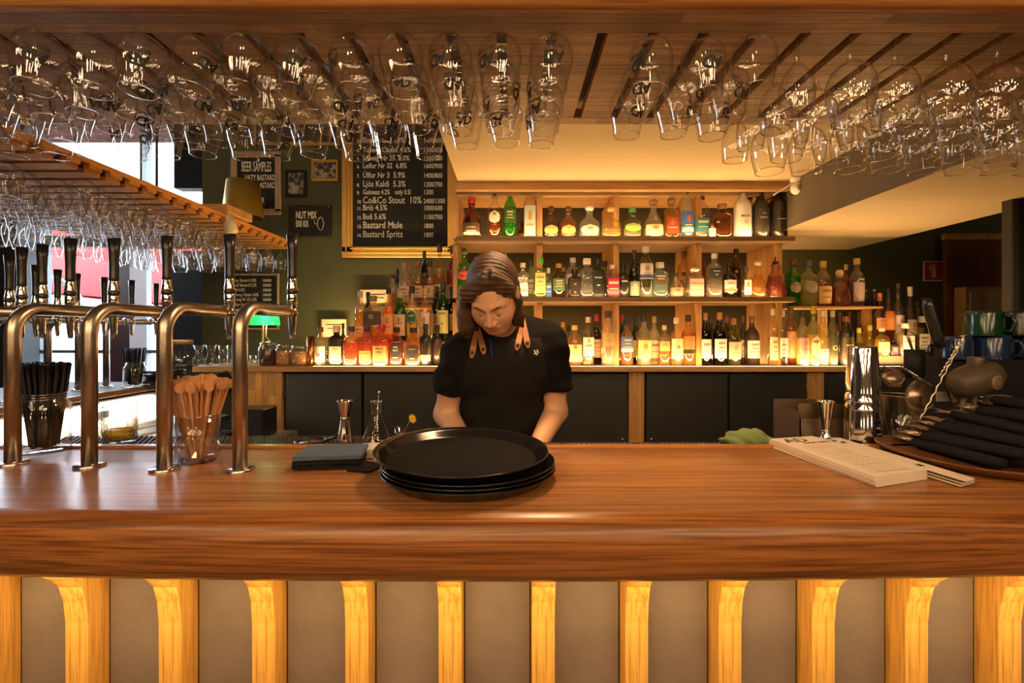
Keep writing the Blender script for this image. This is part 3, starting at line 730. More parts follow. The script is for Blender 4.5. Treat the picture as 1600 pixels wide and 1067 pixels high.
def bottle(px, wpx, top, zb, d, kind, gl, lq, lv, cap, label, desc, group, lz=None, text=None, lshape='band', opaque=False, band=None):
    x = XX(px, d); z1 = ZZ(top, d); H = z1 - zb; R = wpx / 2 / F * d / math.sqrt(1 + (x / d) ** 2) ** .5
    prof, (cr, cz), n, dep, zone = KIND[kind]
    if lz: zone = lz
    t = thing('bottle', desc, 'bottle', (x, d, zb), 0, group)
    P_ = [(r * R, z * H) for r, z in prof]
    if opaque: m = paint(gl, .25)
    else: m = bglass(gl, 0.12 if gl != CL else .0)
    b = MB().lathe([(.0005, .004)] + P_ + [(.0008, P_[-1][1])], 20, sx=1, sy=dep, n=n)
    b.build('glass_body', m, t)
    if lq is not None and not opaque:
        q = [(r * .92, max(z, .006)) for r, z in P_ if z <= lv * H]; q = q or [(R * .9, .006)]
        rr = next((prof[i][0] + (prof[i + 1][0] - prof[i][0]) * (lv - prof[i][1]) / (prof[i + 1][1] - prof[i][1]) for i in range(len(prof) - 1) if prof[i][1] <= lv <= prof[i + 1][1]), .3)
        q += [(rr * R * .92, lv * H), (.0008, lv * H)]
        MB().lathe([(.0008, .006)] + q, 16, sx=1, sy=dep, n=n).build('liquid', liquid(lq), t)
    if cap is not None:
        cc, style = (cap if isinstance(cap[0], tuple) else (cap, 'cap'))
        c = MB(); r = cr * R; z0 = cz * H
        if style == 'ball': c.lathe([(r * .7, z0), (r * .8, z0 + .15 * (H - z0)), (r * 1.1, z0 + .4 * (H - z0)), (r * 1.1, z0 + .75 * (H - z0)), (r * .7, H), (.0004, H)], 16)
        elif style == 'pourer':
            c.lathe([(r, z0), (r, z0 + .35 * (H - z0)), (r * .45, z0 + .45 * (H - z0)), (r * .28, H), (.0003, H)], 14)
        else: c.lathe([(r * .96, z0), (r, z0 + .03 * H), (r, H - .004), (r * .93, H), (.0004, H)], 16)
        c.build('cap', paint(cc, .4, .7 if cc in (SIL, GLD) else 0), t)
    if label is not None:
        lc = label; mlab = paint(lc, .7)
        za, zb_ = zone[0] * H, zone[1] * H
        def rad(z):
            zz = z / H
            for i in range(len(prof) - 1):
                if prof[i][1] <= zz <= prof[i + 1][1]:
                    return (prof[i][0] + (prof[i + 1][0] - prof[i][0]) * (zz - prof[i][1]) / (prof[i + 1][1] - prof[i][1])) * R
            return R
        def patch(name, a0, a1, z0, z1_, off, mat, oval=False, par=t):
            vs = []; fs = []; NA = 10; NZ = 6
            for j in range(NZ + 1):
                f = j / NZ; z = z0 + (z1_ - z0) * f
                w_ = math.sqrt(max(0, 1 - (2 * f - 1) ** 2)) if oval else 1
                for i in range(NA + 1):
                    a = ((a0 + a1) / 2 + (a1 - a0) / 2 * (2 * i / NA - 1) * w_)
                    ca, sa = -math.sin(a) * -1, math.cos(a); q = (abs(ca) ** n + abs(sa) ** n) ** (-1 / n) if n != 2 else 1
                    r = rad(z) * (1 + off) + .0004
                    vs.append((r * q * ca, -r * q * sa * dep - (0.0003 if dep < 1 else 0), z))
            for j in range(NZ):
                for i in range(NA): fs.append((j * (NA + 1) + i, j * (NA + 1) + i + 1, (j + 1) * (NA + 1) + i + 1, (j + 1) * (NA + 1) + i))
            return MB().add(vs, fs).build(name, mat, par)
        aw = 1.05 if n < 3 else .68
        if lshape == 'oval': lab = patch('label', -.85, .85, za, zb_, .012, mlab, True)
        elif lshape == 'diag': lab = patch('label', -aw, aw, za, zb_, .012, mlab)
        else: lab = patch('label', -aw, aw, za, zb_, .012, mlab)
        dark = sum(lc) > .8
        pc = paint((.36, .25, .16) if dark else (.60, .50, .30), .7)
        hh = zb_ - za
        if band is not None: patch('label_band', -aw, aw, za + .05 * hh, za + .28 * hh, .02, paint(band, .7), par=lab)
        if text is None:
            hv = (int(px) * 7 + int(top) * 3) % 5
            if lshape != 'oval': patch('print_line', -.55, .55, za + (.34 if hv else .55) * hh, za + (.39 if hv else .62) * hh, .022, pc, par=lab)
            if hv == 0: patch('emblem', -.24, .24, za + .62 * hh, za + .86 * hh, .022, pc, True, par=lab)
            elif hv == 1: patch('emblem', -.60, .60, za + .66 * hh, za + .80 * hh, .022, pc, par=lab)
            elif hv == 2: patch('emblem', -.40, .40, za + .52 * hh, za + .60 * hh, .022, pc, par=lab); patch('emblem', -.5, .5, za + .72 * hh, za + .84 * hh, .022, pc, par=lab)
            elif hv == 3: patch('emblem', -.32, .32, za + .48 * hh, za + .84 * hh, .022, paint((.45, .30, .12) if dark else (.5, .1, .05), .6), True, par=lab)
            else: patch('emblem', -.45, .45, za + .60 * hh, za + .68 * hh, .022, pc, par=lab); patch('emblem', -.45, .45, za + .16 * hh, za + .20 * hh, .022, pc, par=lab)
        else:
            for (tx, fz, sz, tc) in text:
                tm = text_mesh(tx, sz, 0, 'CENTER', 1.0, 1.0, .0004); tm.materials.clear(); tm.materials.append(paint(tc, .6))
                rr = R * 1.03 + .0012
                for v in tm.vertices:
                    a = v.co.x / rr; z = v.co.y + fz * H
                    if n < 3 and dep == 1: v.co = (rr * math.sin(a), -rr * math.cos(a), z)
                    else: v.co = (v.co.x, -rr * dep * (1.05) + abs(v.co.x) * .1, z)
                o = bpy.data.objects.new('lettering', tm); C.objects.link(o); o.parent = lab
    return t

# ---- top shelf
G = 'bottles on the top shelf'; B = lambda *a, **k: bottle(*a, **k)
def T(px, w_, top, kind, gl, lq, lv, cap, label, desc, d=2.735, zb=None, g=G, **k): return bottle(px, w_, top, (Z1 if zb is None else zb) , d, kind, gl, lq, lv, cap, label, desc, g, **k)
T(737, 30, 310, 'round', (.55, .12, .05), (.28, .03, .01), .5, ((.55, .03, .02)), (.10, .05, .03), 'squat dark red liqueur bottle with red cap, leftmost on the top shelf', lz=(.06, .36), band=CRM)
T(773, 22, 298, 'spirit', CL, (.60, .22, .06), .58, ((.05, .03, .03), 'pourer'), WHT, 'amber bottle with pale oval label and dark pourer on the top shelf', lz=(.30, .56), lshape='oval')
T(797, 20, 291, 'wine', (.18, .72, .10), (.05, .60, .03), .60, (.02, .03, .02), (.03, .12, .02), 'bright green wine-shaped bottle on the top shelf', lz=(.28, .55))
T(828, 20, 289, 'tall', CL, (.80, .82, .70), .55, (.03, .03, .04), (.45, .56, .55), 'tall clear bottle covered in pale blue pattern on the top shelf', lz=(.04, .60))
T(816, 16, 345, 'squat', BRN, None, .3, BLK, (.60, .05, .03), 'small dark bottle with red label behind the pale blue patterned bottle', d=2.86)
T(861, 25, 323, 'flask', (.42, .20, .07), (.20, .08, .02), .5, ((.06, .03, .02), 'ball'), (.52, .38, .14), 'dark brown squat bottle with gold oval label, top shelf', lshape='oval')
T(888, 26, 323, 'flask', (.80, .45, .14), (.62, .30, .06), .5, ((.10, .04, .02), 'ball'), (.66, .42, .16), 'amber squat bottle with tan oval label, top shelf', lshape='oval')
T(921, 33, 322, 'flask', (.92, .95, .93), (.75, .78, .72), .36, ((.75, .72, .66), 'ball'), (.62, .63, .55), 'clear squat bottle with round label and blue neck tag, top shelf', lshape='oval')
T(955, 32, 324, 'flask', (.95, .86, .55), (.85, .72, .32), .32, ((.62, .42, .16), 'ball'), None, 'pale yellow squat bottle with cork ball stopper, top shelf')
T(988, 30, 325, 'flask', CL, (.85, .84, .66), .34, ((.10, .28, .06), 'cap'), (.22, .55, .08), 'clear squat bottle with green leaf on it, top shelf', lz=(.22, .50), lshape='oval')
T(1021, 31, 312, 'onion', (.93, .90, .82), (.90, .82, .60), .28, ((.28, .16, .09), 'ball'), (.72, .62, .40), 'frosted onion shaped bottle with brown ball stopper, top shelf')
T(1049, 24, 310, 'block', (.90, .66, .22), (.78, .50, .12), .6, ((.25, .16, .06), 'ball'), (.30, .05, .02), 'golden block shaped bottle with dark red label, top shelf', lz=(.12, .52))
T(1073, 21, 294, 'tall', (.86, .92, .92), (.70, .80, .80), .3, (.03, .07, .22), (.03, .14, .50), 'tall clear bottle with bright blue label, top shelf', lz=(.10, .52), band=(.25, .50, .55))
T(1096, 26, 303, 'dome', CL, (.88, .84, .68), .3, ((.02, .12, .14), 'pourer'), (.03, .16, .20), 'clear bottle with teal label and dark pourer, top shelf', lz=(.14, .44))
T(1128, 29, 319, 'block', (.66, .32, .12), (.42, .16, .05), .55, ((.30, .16, .07), 'cap'), None, 'brown flat sided bottle with wooden cork, top shelf')
T(1113, 10, 350, 'block', WHT, None, .5, (.10, .05, .03), WHT, 'tiny white miniature bottle beside the brown flat bottle, top shelf', opaque=True, d=2.70)
T(1160, 27, 293, 'tall', (.80, .78, .72), None, .5, (.02, .02, .02), (.80, .78, .72), 'opaque white bottle with black cap, top shelf', opaque=True, text=[('MALIBU', .40, .016, (.05, .04, .03)), ('O', .27, .026, (.55, .28, .10))])
T(1172, 18, 303, 'tall', (.70, .62, .58), None, .5, (.03, .03, .03), (.45, .05, .05), 'pale bottle with red collar hidden behind the white bottle', opaque=True, d=2.84)
T(1188, 27, 294, 'tall', (.022, .018, .014), None, .5, (.015, .013, .012), (.05, .035, .03), 'dark cream liqueur bottle beside the white bottle, top shelf', opaque=True, text=[('Irish', .46, .012, (.6, .5, .4)), ('BAILEYS', .38, .012, (.62, .5, .36))])
T(1207, 16, 296, 'tall', (.04, .02, .015), None, .5, (.03, .02, .02), None, 'dark brown bottle half hidden behind the rightmost dark bottle', opaque=True, d=2.86)
T(1215, 29, 291, 'tall', (.018, .012, .010), None, .5, (.02, .012, .01), (.018, .012, .010), 'dark bottle with gold lettering, rightmost on the top shelf', opaque=True, text=[('DISARONNO', .34, .008, (.55, .40, .05)), ('o', .52, .02, (.5, .04, .03))])
# ---- middle shelf
G = 'bottles on the middle shelf'
def T2(px, w_, top, kind, gl, lq, lv, cap, label, desc, d=2.735, g='bottles on the middle shelf', **k): return bottle(px, w_, top, Z2, d, kind, gl, lq, lv, cap, label, desc, g, **k)
T2(725, 22, 388, 'spirit', (.30, .68, .16), (.08, .40, .05), .5, ((.30, .30, .28), 'pourer'), (.60, .05, .04), 'green bottle with red round label, leftmost on the middle shelf', lz=(.34, .56), lshape='oval')
T2(745, 18, 402, 'dome', CL, (.9, .85, .7), .3, SIL, WHT, 'clear bottle with silver cap half hidden left of the bartender')
T2(790, 16, 395, 'spirit', CL, (.9, .85, .7), .3, ((.55, .52, .50), 'pourer'), WHT, 'clear bottle with steel pourer behind the hair of the bartender')
T2(817, 19, 411, 'square', (.93, .93, .92), (.85, .78, .76), .3, WHT, (.74, .73, .72), 'white gin bottle with bold black letters, middle shelf', lz=(.06, .58), text=[('GIN', .42, .030, (.03, .03, .03)), ('GIN', .16, .026, (.03, .03, .03))])
T2(830, 18, 407, 'spirit', (.75, .85, .72), (.6, .7, .5), .4, (.03, .08, .03), (.60, .66, .55), 'pale green bottle behind the white gin bottle, middle shelf', d=2.86)
T2(844, 20, 403, 'block', (.62, .85, .30), (.85, .80, .30), .5, (.12, .50, .04), (.72, .66, .20), 'lime green topped bottle with yellow label, middle shelf', lz=(.12, .62))
T2(857, 11, 419, 'block', CL, (.3, .5, .8), .4, WHT, (.05, .16, .55), 'small bottle with blue label, middle shelf', lz=(.04, .50))
T2(873, 21, 412, 'spirit', (.40, .20, .08), (.18, .07, .02), .6, ((.50, .22, .06), 'cap'), (.06, .14, .07), 'dark amber bottle with green label, middle shelf', lz=(.20, .56))
T2(880, 12, 418, 'spirit', (.40, .20, .08), (.2, .08, .02), .6, CORK, None, 'amber bottle behind the green labelled bottle, middle shelf', d=2.86)
T2(895, 24, 403, 'dome', (.85, .83, .78), (.8, .75, .66), .4, ((.80, .78, .74), 'cap'), WHT, 'frosted white bottle behind the dark one, middle shelf', d=2.84)
T2(898, 21, 421, 'block', (.025, .018, .015), None, .5, (.03, .02, .015), (.025, .018, .015), 'small black bottle with orange emblem, middle shelf', opaque=True, lz=(.1, .6), text=[('W', .44, .014, (.6, .22, .04)), ('o', .16, .024, (.6, .22, .04))])
T2(917, 24, 404, 'block', (.80, .80, .80), (.62, .62, .60), .5, WHT, None, 'grey clear square shouldered bottle, middle shelf')
T2(934, 22, 404, 'block', (.015, .015, .016), None, .5, (.012, .012, .012), (.015, .015, .016), 'black square bottle with white lettering, middle shelf', opaque=True, lz=(.1, .62), text=[('Brockmans', .50, .009, WHT), ('GIN', .30, .010, WHT)])
T2(945, 20, 408, 'round', (.45, .62, .22), (.3, .45, .1), .5, (.02, .02, .02), None, 'green round bottle behind the black square bottle', d=2.87)
T2(957, 22, 414, 'square', (.90, .60, .60), (.62, .10, .16), .52, WHT, (.42, .02, .08), 'crimson pink gin bottle with white cap, middle shelf', lz=(.08, .58), band=(.55, .1, .15))
T2(974, 20, 413, 'spirit', (.03, .02, .02), None, .5, (.02, .02, .02), (.03, .02, .02), 'black faceted bottle with pale lettering beside the crimson bottle', opaque=True, lz=(.4, .62), text=[('OPIHR', .46, .012, WHT)])
T2(991, 17, 391, 'wine', (.10, .14, .08), (.04, .06, .03), .5, (.03, .04, .03), (.25, .28, .22), 'dark green slim bottle with white pattern, middle shelf', lz=(.04, .34))
T2(1009, 23, 385, 'tall', CL, (.88, .86, .80), .2, (.66, .64, .66), (.62, .62, .64), 'tall clear vodka bottle with blue neck label, middle shelf', lz=(.36, .66), band=(.08, .08, .25))
T2(1031, 25, 410, 'block', (.74, .88, .86), (.62, .75, .72), .5, ((.66, .63, .60), 'cap'), (.10, .08, .06), 'pale blue square bottle with round black label, middle shelf', lz=(.34, .68), lshape='oval')
T2(1056, 23, 427, 'round', (.93, .85, .76), (.85, .6, .4), .3, ((.06, .05, .04), 'cap'), (.42, .22, .16), 'short round clear bottle with black cap, middle shelf', lz=(.08, .4))
T2(1068, 18, 393, 'tall', (.78, .60, .38), (.5, .35, .2), .4, ((.20, .12, .07), 'ball'), None, 'amber tinted tall bottle at the back of the middle shelf', d=2.88)
T2(1068, 16, 425, 'round', (.90, .85, .76), (.8, .7, .5), .3, (.05, .05, .05), (.65, .45, .05), 'short bottle with yellow and black wrapper, middle shelf', d=2.80)
T2(1086, 28, 418, 'block', (.95, .88, .84), (.85, .68, .60), .5, ((.70, .66, .60), 'ball'), (.60, .42, .38), 'clear square bottle with pinkish label, middle shelf', lz=(.06, .62))
T2(1116, 26, 396, 'dome', (.95, .92, .88), (.9, .8, .72), .3, ((.70, .68, .64), 'cap'), (.05, .045, .04), 'domed clear bottle with black label, middle shelf', lz=(.42, .66), text=[('HENDRICKS', .58, .007, WHT), ('GIN', .50, .008, WHT)])
T2(1098, 16, 400, 'spirit', (.60, .30, .20), (.3, .1, .05), .5, (.2, .04, .02), None, 'reddish bottle behind the domed clear bottle', d=2.88)
T2(1139, 22, 411, 'spirit', (.20, .10, .07), (.10, .03, .02), .6, (.02, .02, .03), (.62, .60, .62), 'dark bottle with white and orange label, middle shelf', lz=(.16, .50), band=(.70, .22, .05))
T2(1150, 17, 389, 'tall', (.48, .26, .12), (.2, .07, .02), .7, (.02, .02, .02), None, 'tall brown bottle with black cap, middle shelf', d=2.80)
T2(1166, 15, 416, 'square', CL, (.9, .85, .8), .4, (.10, .10, .30), (.78, .74, .70), 'small clear bottle with blue cap, middle shelf', lz=(.1, .56))
T2(1184, 27, 408, 'onion', (.95, .80, .45), (.82, .52, .12), .62, ((.70, .60, .45), 'ball'), None, 'golden crystal decanter with round stopper, middle shelf')
T2(1212, 30, 401, 'cone', (.90, .60, .45), (.48, .08, .02), .52, ((.03, .02, .02), 'pourer'), None, 'red brown conical decanter with black pourer, rightmost middle shelf')
# ---- bottles standing on the low rack right of the shelf
rz_ = ZZ(479, 2.85)
t = thing('bottle_riser', 'low wooden riser box holding the vermouth bottles right of the shelf', 'riser', (XX(1300, 2.85), 2.85, Z_BACK))
MB().bbox(XX(1228, 2.85) - XX(1300, 2.85), XX(1372, 2.85) - XX(1300, 2.85), -.04, .13, rz_ - Z_BACK - .012, rz_ - Z_BACK, .001).build('riser_board', OAK_LIGHT, t)
for px in (1229, 1300, 1371): MB().box(XX(px, 2.85) - XX(1300, 2.85) - .005, XX(px, 2.85) - XX(1300, 2.85) + .005, .05, .13, 0, rz_ - Z_BACK - .012).build('side_board', OAK_LIGHT, t)
def T3(px, w_, top, kind, gl, lq, lv, cap, label, desc, d=2.86, **k): return bottle(px, w_, top, rz_, d, kind, gl, lq, lv, cap, label, desc, 'bottles on the riser right of the shelf', **k)
T3(1239, 23, 406, 'tall', (.20, .75, .10), (.08, .62, .03), .60, ((.28, .05, .04), 'cap'), (.45, .42, .36), 'bright green vermouth bottle with round label right of the shelf', lz=(.28, .52), lshape='oval')
T3(1263, 27, 407, 'spirit', (.93, .95, .70), (.85, .85, .40), .56, ((.10, .12, .20), 'cap'), (.40, .40, .36), 'pale yellow vermouth bottle with round grey label', lz=(.28, .54), lshape='oval')
T3(1286, 25, 408, 'wine', (.95, .80, .55), (.85, .45, .15), .50, ((.60, .45, .10), 'cap'), (.80, .50, .20), 'peach coloured bottle with gold neck on the riser', lz=(.06, .44))
T3(1312, 30, 422, 'cone', (.95, .65, .50), (.62, .10, .05), .56, ((.75, .60, .50), 'ball'), None, 'red conical decanter with glass stopper on the riser')
T3(1322, 14, 413, 'wine', (.85, .20, .30), (.6, .04, .1), .6, (.62, .48, .10), None, 'magenta bottle with gold capsule behind the red decanter', d=2.95)
T3(1339, 22, 404, 'spirit', (.88, .80, .76), (.75, .45, .35), .3, ((.55, .42, .12), 'cap'), (.55, .42, .38), 'tall clear bottle with white capital letters on the riser', lz=(.10, .50), text=[('CARD', .54, .015, WHT)])
T3(1353, 10, 453, 'spirit', (.03, .02, .02), None, .5, (.45, .12, .06), None, 'small dark bottle with red cap at the riser end', opaque=True)
T3(1366, 10, 452, 'spirit', (.03, .02, .02), None, .5, (.55, .30, .22), None, 'small dark bottle with pink cap at the riser end', opaque=True)
# ---- raised end
ze = Z_BACK + .052
def T4(px, w_, top, kind, gl, lq, lv, cap, label, desc, d=2.84, **k): return bottle(px, w_, top, ze, d, kind, gl, lq, lv, cap, label, desc, 'bottles on the raised counter end', **k)
T4(1374, 18, 458, 'spirit', (.60, .35, .15), (.4, .2, .06), .5, (.60, .20, .08), (.72, .30, .14), 'brown bottle with orange label, first on the raised counter end', lz=(.42, .60))
T4(1388, 20, 451, 'spirit', (.80, .45, .20), (.6, .25, .06), .6, (.02, .02, .02), (.70, .25, .06), 'amber bottle with black cap and orange label on the raised end', lz=(.38, .66))
T4(1403, 18, 443, 'spirit', (.93, .85, .75), (.85, .65, .45), .5, ((.03, .03, .03), 'pourer'), (.74, .62, .54), 'clear bottle with black pourer on the raised end', lz=(.20, .56))
T4(1422, 20, 448, 'wine', (.05, .03, .03), None, .6, (.60, .50, .42), (.70, .62, .55), 'dark wine bottle with pale capsule on the raised end', opaque=True, lz=(.3, .52))
T4(1434, 18, 470, 'spirit', (.9, .8, .5), (.8, .6, .15), .6, (.03, .03, .03), (.62, .45, .05), 'yellow bottle with black cap on the raised end', d=2.93)
T4(1440, 24, 494, 'block', CL, (.95, .88, .74), .5, (.75, .70, .64), WHT, 'bright white square bottle, rightmost on the raised end')
T4(1378, 22, 512, 'spirit', (.95, .85, .40), (.85, .62, .12), .6, (.75, .65, .40), (.78, .60, .22), 'yellow bottle with cream label at the front of the raised end', d=2.78)
T4(1396, 14, 530, 'block', (.03, .02, .03), None, .5, BLK, (.15, .03, .10), 'short dark bottle with purple label on the raised end', opaque=True, d=2.78)
T4(1415, 26, 505, 'block', CL, (.95, .86, .70), .6, WHT, WHT, 'bright clear bottle with broad white label on the raised end', d=2.78, lz=(.2, .62))
for i, px in enumerate((1312, 1327, 1342, 1357, 1367)):
    bottle(px, 13, 487, Z_BACK, 2.98, 'spirit', (.05, .03, .02), None, .5, (.05, .03, .02), (.72, .66, .50), 'small dark bitters bottle with white label, %s from the left behind the lemon bottles' % num[i + 1], 'small dark bitters bottles', opaque=True, lz=(.40, .60))
# ---- bottom row on the back counter, centre and right
def T5(px, w_, top, kind, gl, lq, lv, cap, label, desc, d=2.74, **k): return bottle(px, w_, top, Z_BACK, d, kind, gl, lq, lv, cap, label, desc, 'bottles on the back counter right of the bartender', **k)
T5(880, 18, 503, 'dome', (.95, .75, .35), (.8, .5, .1), .5, GLD, CRM, 'yellow bottle half hidden by the shoulder of the bartender', d=2.86)
T5(888, 12, 508, 'block', (.05, .04, .03), None, .5, BLK, None, 'black capped dark bottle beside the shoulder of the bartender', d=2.84, opaque=True)
T5(898, 23, 508, 'dome', (.95, .75, .50), (.80, .42, .14), .62, ((.66, .45, .20), 'cap'), (.74, .50, .24), 'amber rum bottle with red round emblem on the counter', lz=(.10, .52), text=[('o', .42, .040, (.5, .03, .02))])
T5(919, 19, 495, 'tall', CL, (.9, .85, .75), .5, SIL, (.80, .76, .70), 'clear rum bottle with white label and red emblem', lz=(.20, .58), text=[('o', .48, .030, (.6, .04, .02)), ('BACARDI', .40, .010, INK and (.1, .05, .04))])
T5(932, 16, 491, 'wine', (.10, .14, .06), (.05, .07, .02), .6, (.62, .04, .04), (.60, .42, .24), 'dark wine bottle with red capsule and beige label', d=2.84)
T5(950, 21, 486, 'tall', (.97, .93, .86), (.92, .84, .70), .3, (.06, .03, .05), (.42, .27, .12), 'bright clear bottle with golden brown label and purple cap', lz=(.36, .60))
T5(972, 12, 491, 'wine', (.16, .26, .08), (.05, .1, .02), .6, (.62, .04, .04), None, 'green bottle with red capsule behind the shelf post', d=2.90)
T5(979, 21, 498, 'spirit', (.93, .75, .55), (.75, .35, .14), .6, (.02, .03, .04), (.12, .16, .38), 'amber bottle with blue label and black cap on the counter', lz=(.28, .62), band=(.75, .70, .70))
T5(994, 17, 495, 'wine', (.10, .20, .05), (.1, .2, .03), .4, (.05, .08, .03), (.60, .62, .12), 'dark green bottle with yellow green label behind the row', d=2.88)
T5(1006, 23, 492, 'spirit', (.97, .92, .78), (.92, .80, .50), .55, ((.03, .03, .03), 'cap'), (.84, .66, .28), 'clear pale gold bottle with black neck on the counter')
T5(1022, 17, 494, 'spirit', (.95, .90, .78), (.90, .80, .60), .5, (.60, .42, .14), (.84, .72, .56), 'clear bottle with gold cap and pale label on the counter', d=2.82)
T5(1038, 18, 508, 'dome', (.95, .85, .65), (.85, .55, .20), .6, (.70, .60, .40), (.80, .45, .16), 'short pale amber bottle with orange label on the counter')
T5(1057, 21, 496, 'spirit', (.95, .85, .65), (.85, .6, .3), .5, (.74, .62, .42), (.86, .66, .40), 'cream labelled rum bottle with red emblem on the counter', lz=(.14, .56), text=[('o', .36, .036, (.6, .06, .02))])
T5(1075, 21, 492, 'spirit', (.93, .70, .42), (.82, .40, .12), .66, ((.04, .03, .03), 'cap'), (.70, .24, .05), 'orange bottle with red and black label, beside the shelf post', lz=(.22, .58), band=(.04, .03, .03))
T5(1102, 18, 489, 'wine', (.05, .04, .03), (.03, .02, .02), .6, CORK, WHT, 'dark corked wine bottle with tall white label')
T5(1124, 22, 488, 'wine', (.05, .04, .03), (.03, .02, .02), .6, CORK, WHT, 'dark corked wine bottle with wavy white label')
T5(1146, 22, 497, 'wine', (.45, .42, .10), (.25, .08, .03), .45, (.45, .18, .08), (.50, .38, .28), 'olive wine bottle with beige label and copper capsule')
T5(1161, 10, 493, 'wine', (.05, .03, .03), None, .6, (.25, .12, .06), WHT, 'dark wine bottle with narrow label in the right compartment', opaque=True, d=2.84)
T5(1175, 23, 494, 'wine', (.05, .03, .03), None, .6, (.25, .12, .06), (.82, .78, .70), 'dark wine bottle with broad bright label in the right compartment', opaque=True, d=2.80)
T5(1110, 16, 495, 'wine', (.04, .02, .02), None, .6, (.10, .06, .04), None, 'dark unlabelled wine bottle behind the corked bottles', opaque=True, d=2.95)
T5(1136, 16, 494, 'wine', (.04, .02, .02), None, .6, (.35, .14, .06), None, 'dark unlabelled wine bottle behind the olive bottle', opaque=True, d=2.96)
T5(1208, 16, 482, 'tall', (.97, .85, .62), (.92, .62, .30), .5, (.60, .52, .42), (.85, .60, .34), 'peach glowing slim bottle right of the shelf post', lz=(.10, .50))
T5(1222, 17, 485, 'tall', (.75, .68, .58), (.3, .2, .1), .5, (.70, .66, .60), (.84, .72, .56), 'slim bottle with white label and dark foot right of the shelf', lz=(.16, .50))
T5(1235, 19, 480, 'tall', (.80, .50, .35), (.75, .30, .14), .5, (.20, .12, .06), (.72, .30, .18), 'pinkish orange slim bottle right of the shelf', d=2.80)
T5(1254, 20, 485, 'spirit', (.97, .92, .70), (.92, .80, .45), .5, (.03, .04, .03), (.62, .30, .26), 'clear bottle with speckled pink label under the riser', lz=(.18, .50))
T5(1271, 20, 478, 'spirit', (.97, .90, .60), (.90, .78, .35), .52, (.66, .50, .05), (.86, .74, .38), 'yellow bottle with round embossed label under the riser', lshape='oval')
T5(1286, 16, 485, 'tall', (.97, .92, .70), (.95, .85, .50), .5, WHT, WHT, 'bright slim bottle with small white label under the riser', lz=(.14, .3))
T5(1301, 15, 485, 'tall', (.90, .86, .60), (.8, .7, .3), .5, (.6, .55, .35), (.06, .06, .03), 'bottle with black label showing a yellow lemon', lz=(.10, .54), text=[('o', .28, .06, (.75, .68, .15))])
T5(1322, 22, 494, 'tall', (.03, .022, .018), None, .5, (.28, .08, .03), (.06, .04, .03), 'dark cream liqueur bottle beside the steel shakers', opaque=True, text=[('BAILEYS', .40, .012, (.6, .5, .38))])
T5(1342, 18, 512, 'round', (.90, .85, .25), (.75, .66, .05), .5, (.35, .35, .05), None, 'round yellow green bottle behind the steel shakers', d=2.86)
T5(1359, 20, 508, 'round', (.90, .85, .25), (.75, .66, .05), .5, (.35, .35, .05), None, 'larger round yellow bottle behind the steel shakers', d=2.84)
# ---- left side: three stepped rows
for (nm, px0, px1, d0, zz_) in (('lower', 556, 704, 2.83, ZZ(534, 2.83)), ('upper', 606, 700, 2.98, ZZ(478, 2.98))):
    t = thing('bottle_step', '%s wooden step carrying whisky bottles left of the shelf' % nm, 'riser', (XX(px0, d0), d0 - .05, Z_BACK))
    MB().bbox(0, XX(px1, d0) - XX(px0, d0), 0, .12, zz_ - Z_BACK - .015, zz_ - Z_BACK, .001).build('riser_board', OAK_LIGHT, t)
    MB().box(0, .01, .02, .11, 0, zz_ - Z_BACK - .015).box(XX(px1, d0) - XX(px0, d0) - .01, XX(px1, d0) - XX(px0, d0), .02, .11, 0, zz_ - Z_BACK - .015).build('side_board', OAK_LIGHT, t)
def T6(px, w_, top, kind, gl, lq, lv, cap, label, desc, d=2.74, **k): return bottle(px, w_, top, Z_BACK, d, kind, gl, lq, lv, cap, label, desc, 'whisky bottles in the front row left of the bartender', **k)
def T7(px, w_, top, kind, gl, lq, lv, cap, label, desc, d=2.83, **k): return bottle(px, w_, top, ZZ(534, 2.83), d, kind, gl, lq, lv, cap, label, desc, 'whisky bottles on the lower step', **k)
def T8(px, w_, top, kind, gl, lq, lv, cap, label, desc, d=2.98, **k): return bottle(px, w_, top, ZZ(478, 2.98), d, kind, gl, lq, lv, cap, label, desc, 'whisky bottles on the upper step', **k)
T6(501, 20, 511, 'spirit', (.95, .85, .65), (.85, .55, .2), .3, (.15, .03, .04), (.74, .70, .66), 'small bottle with white label and red emblem, leftmost bottle on the counter', lz=(.1, .5), text=[('o', .24, .036, (.6, .06, .04))])
T6(526, 24, 509, 'block', (.025, .018, .014), None, .5, (.72, .52, .28), (.62, .50, .32), 'black whisky bottle with cream label and cream cylinder cap', opaque=True, lz=(.12, .48), text=[('Ballantines', .40, .007, (.3, .2, .1))])
T6(549, 24, 510, 'square', (.97, .66, .48), (.85, .30, .12), .56, ((.06, .03, .03), 'cap'), None, 'peach glowing square bottle without label, front row')
T6(573, 23, 510, 'square', (.97, .66, .48), (.85, .30, .12), .56, ((.06, .03, .03), 'cap'), (.42, .46, .10), 'peach glowing square bottle with green label, front row', lz=(.12, .38))
T6(596, 27, 507, 'square', (.95, .60, .38), (.80, .28, .10), .60, ((.52, .02, .05), 'cap'), (.70, .50, .22), 'amber bottle sealed in red wax with cream label', lz=(.12, .48), text=[("Maker's", .40, .014, (.15, .08, .05)), ('Mark', .32, .014, (.15, .08, .05))])
T6(620, 21, 511, 'square', (.90, .55, .35), (.72, .25, .08), .6, BLK, (.035, .035, .035), 'square whiskey bottle with black label, front row', lz=(.10, .56), text=[('OLD', .46, .012, WHT), ('No.7', .38, .014, WHT), ('WHISKEY', .20, .007, WHT)])
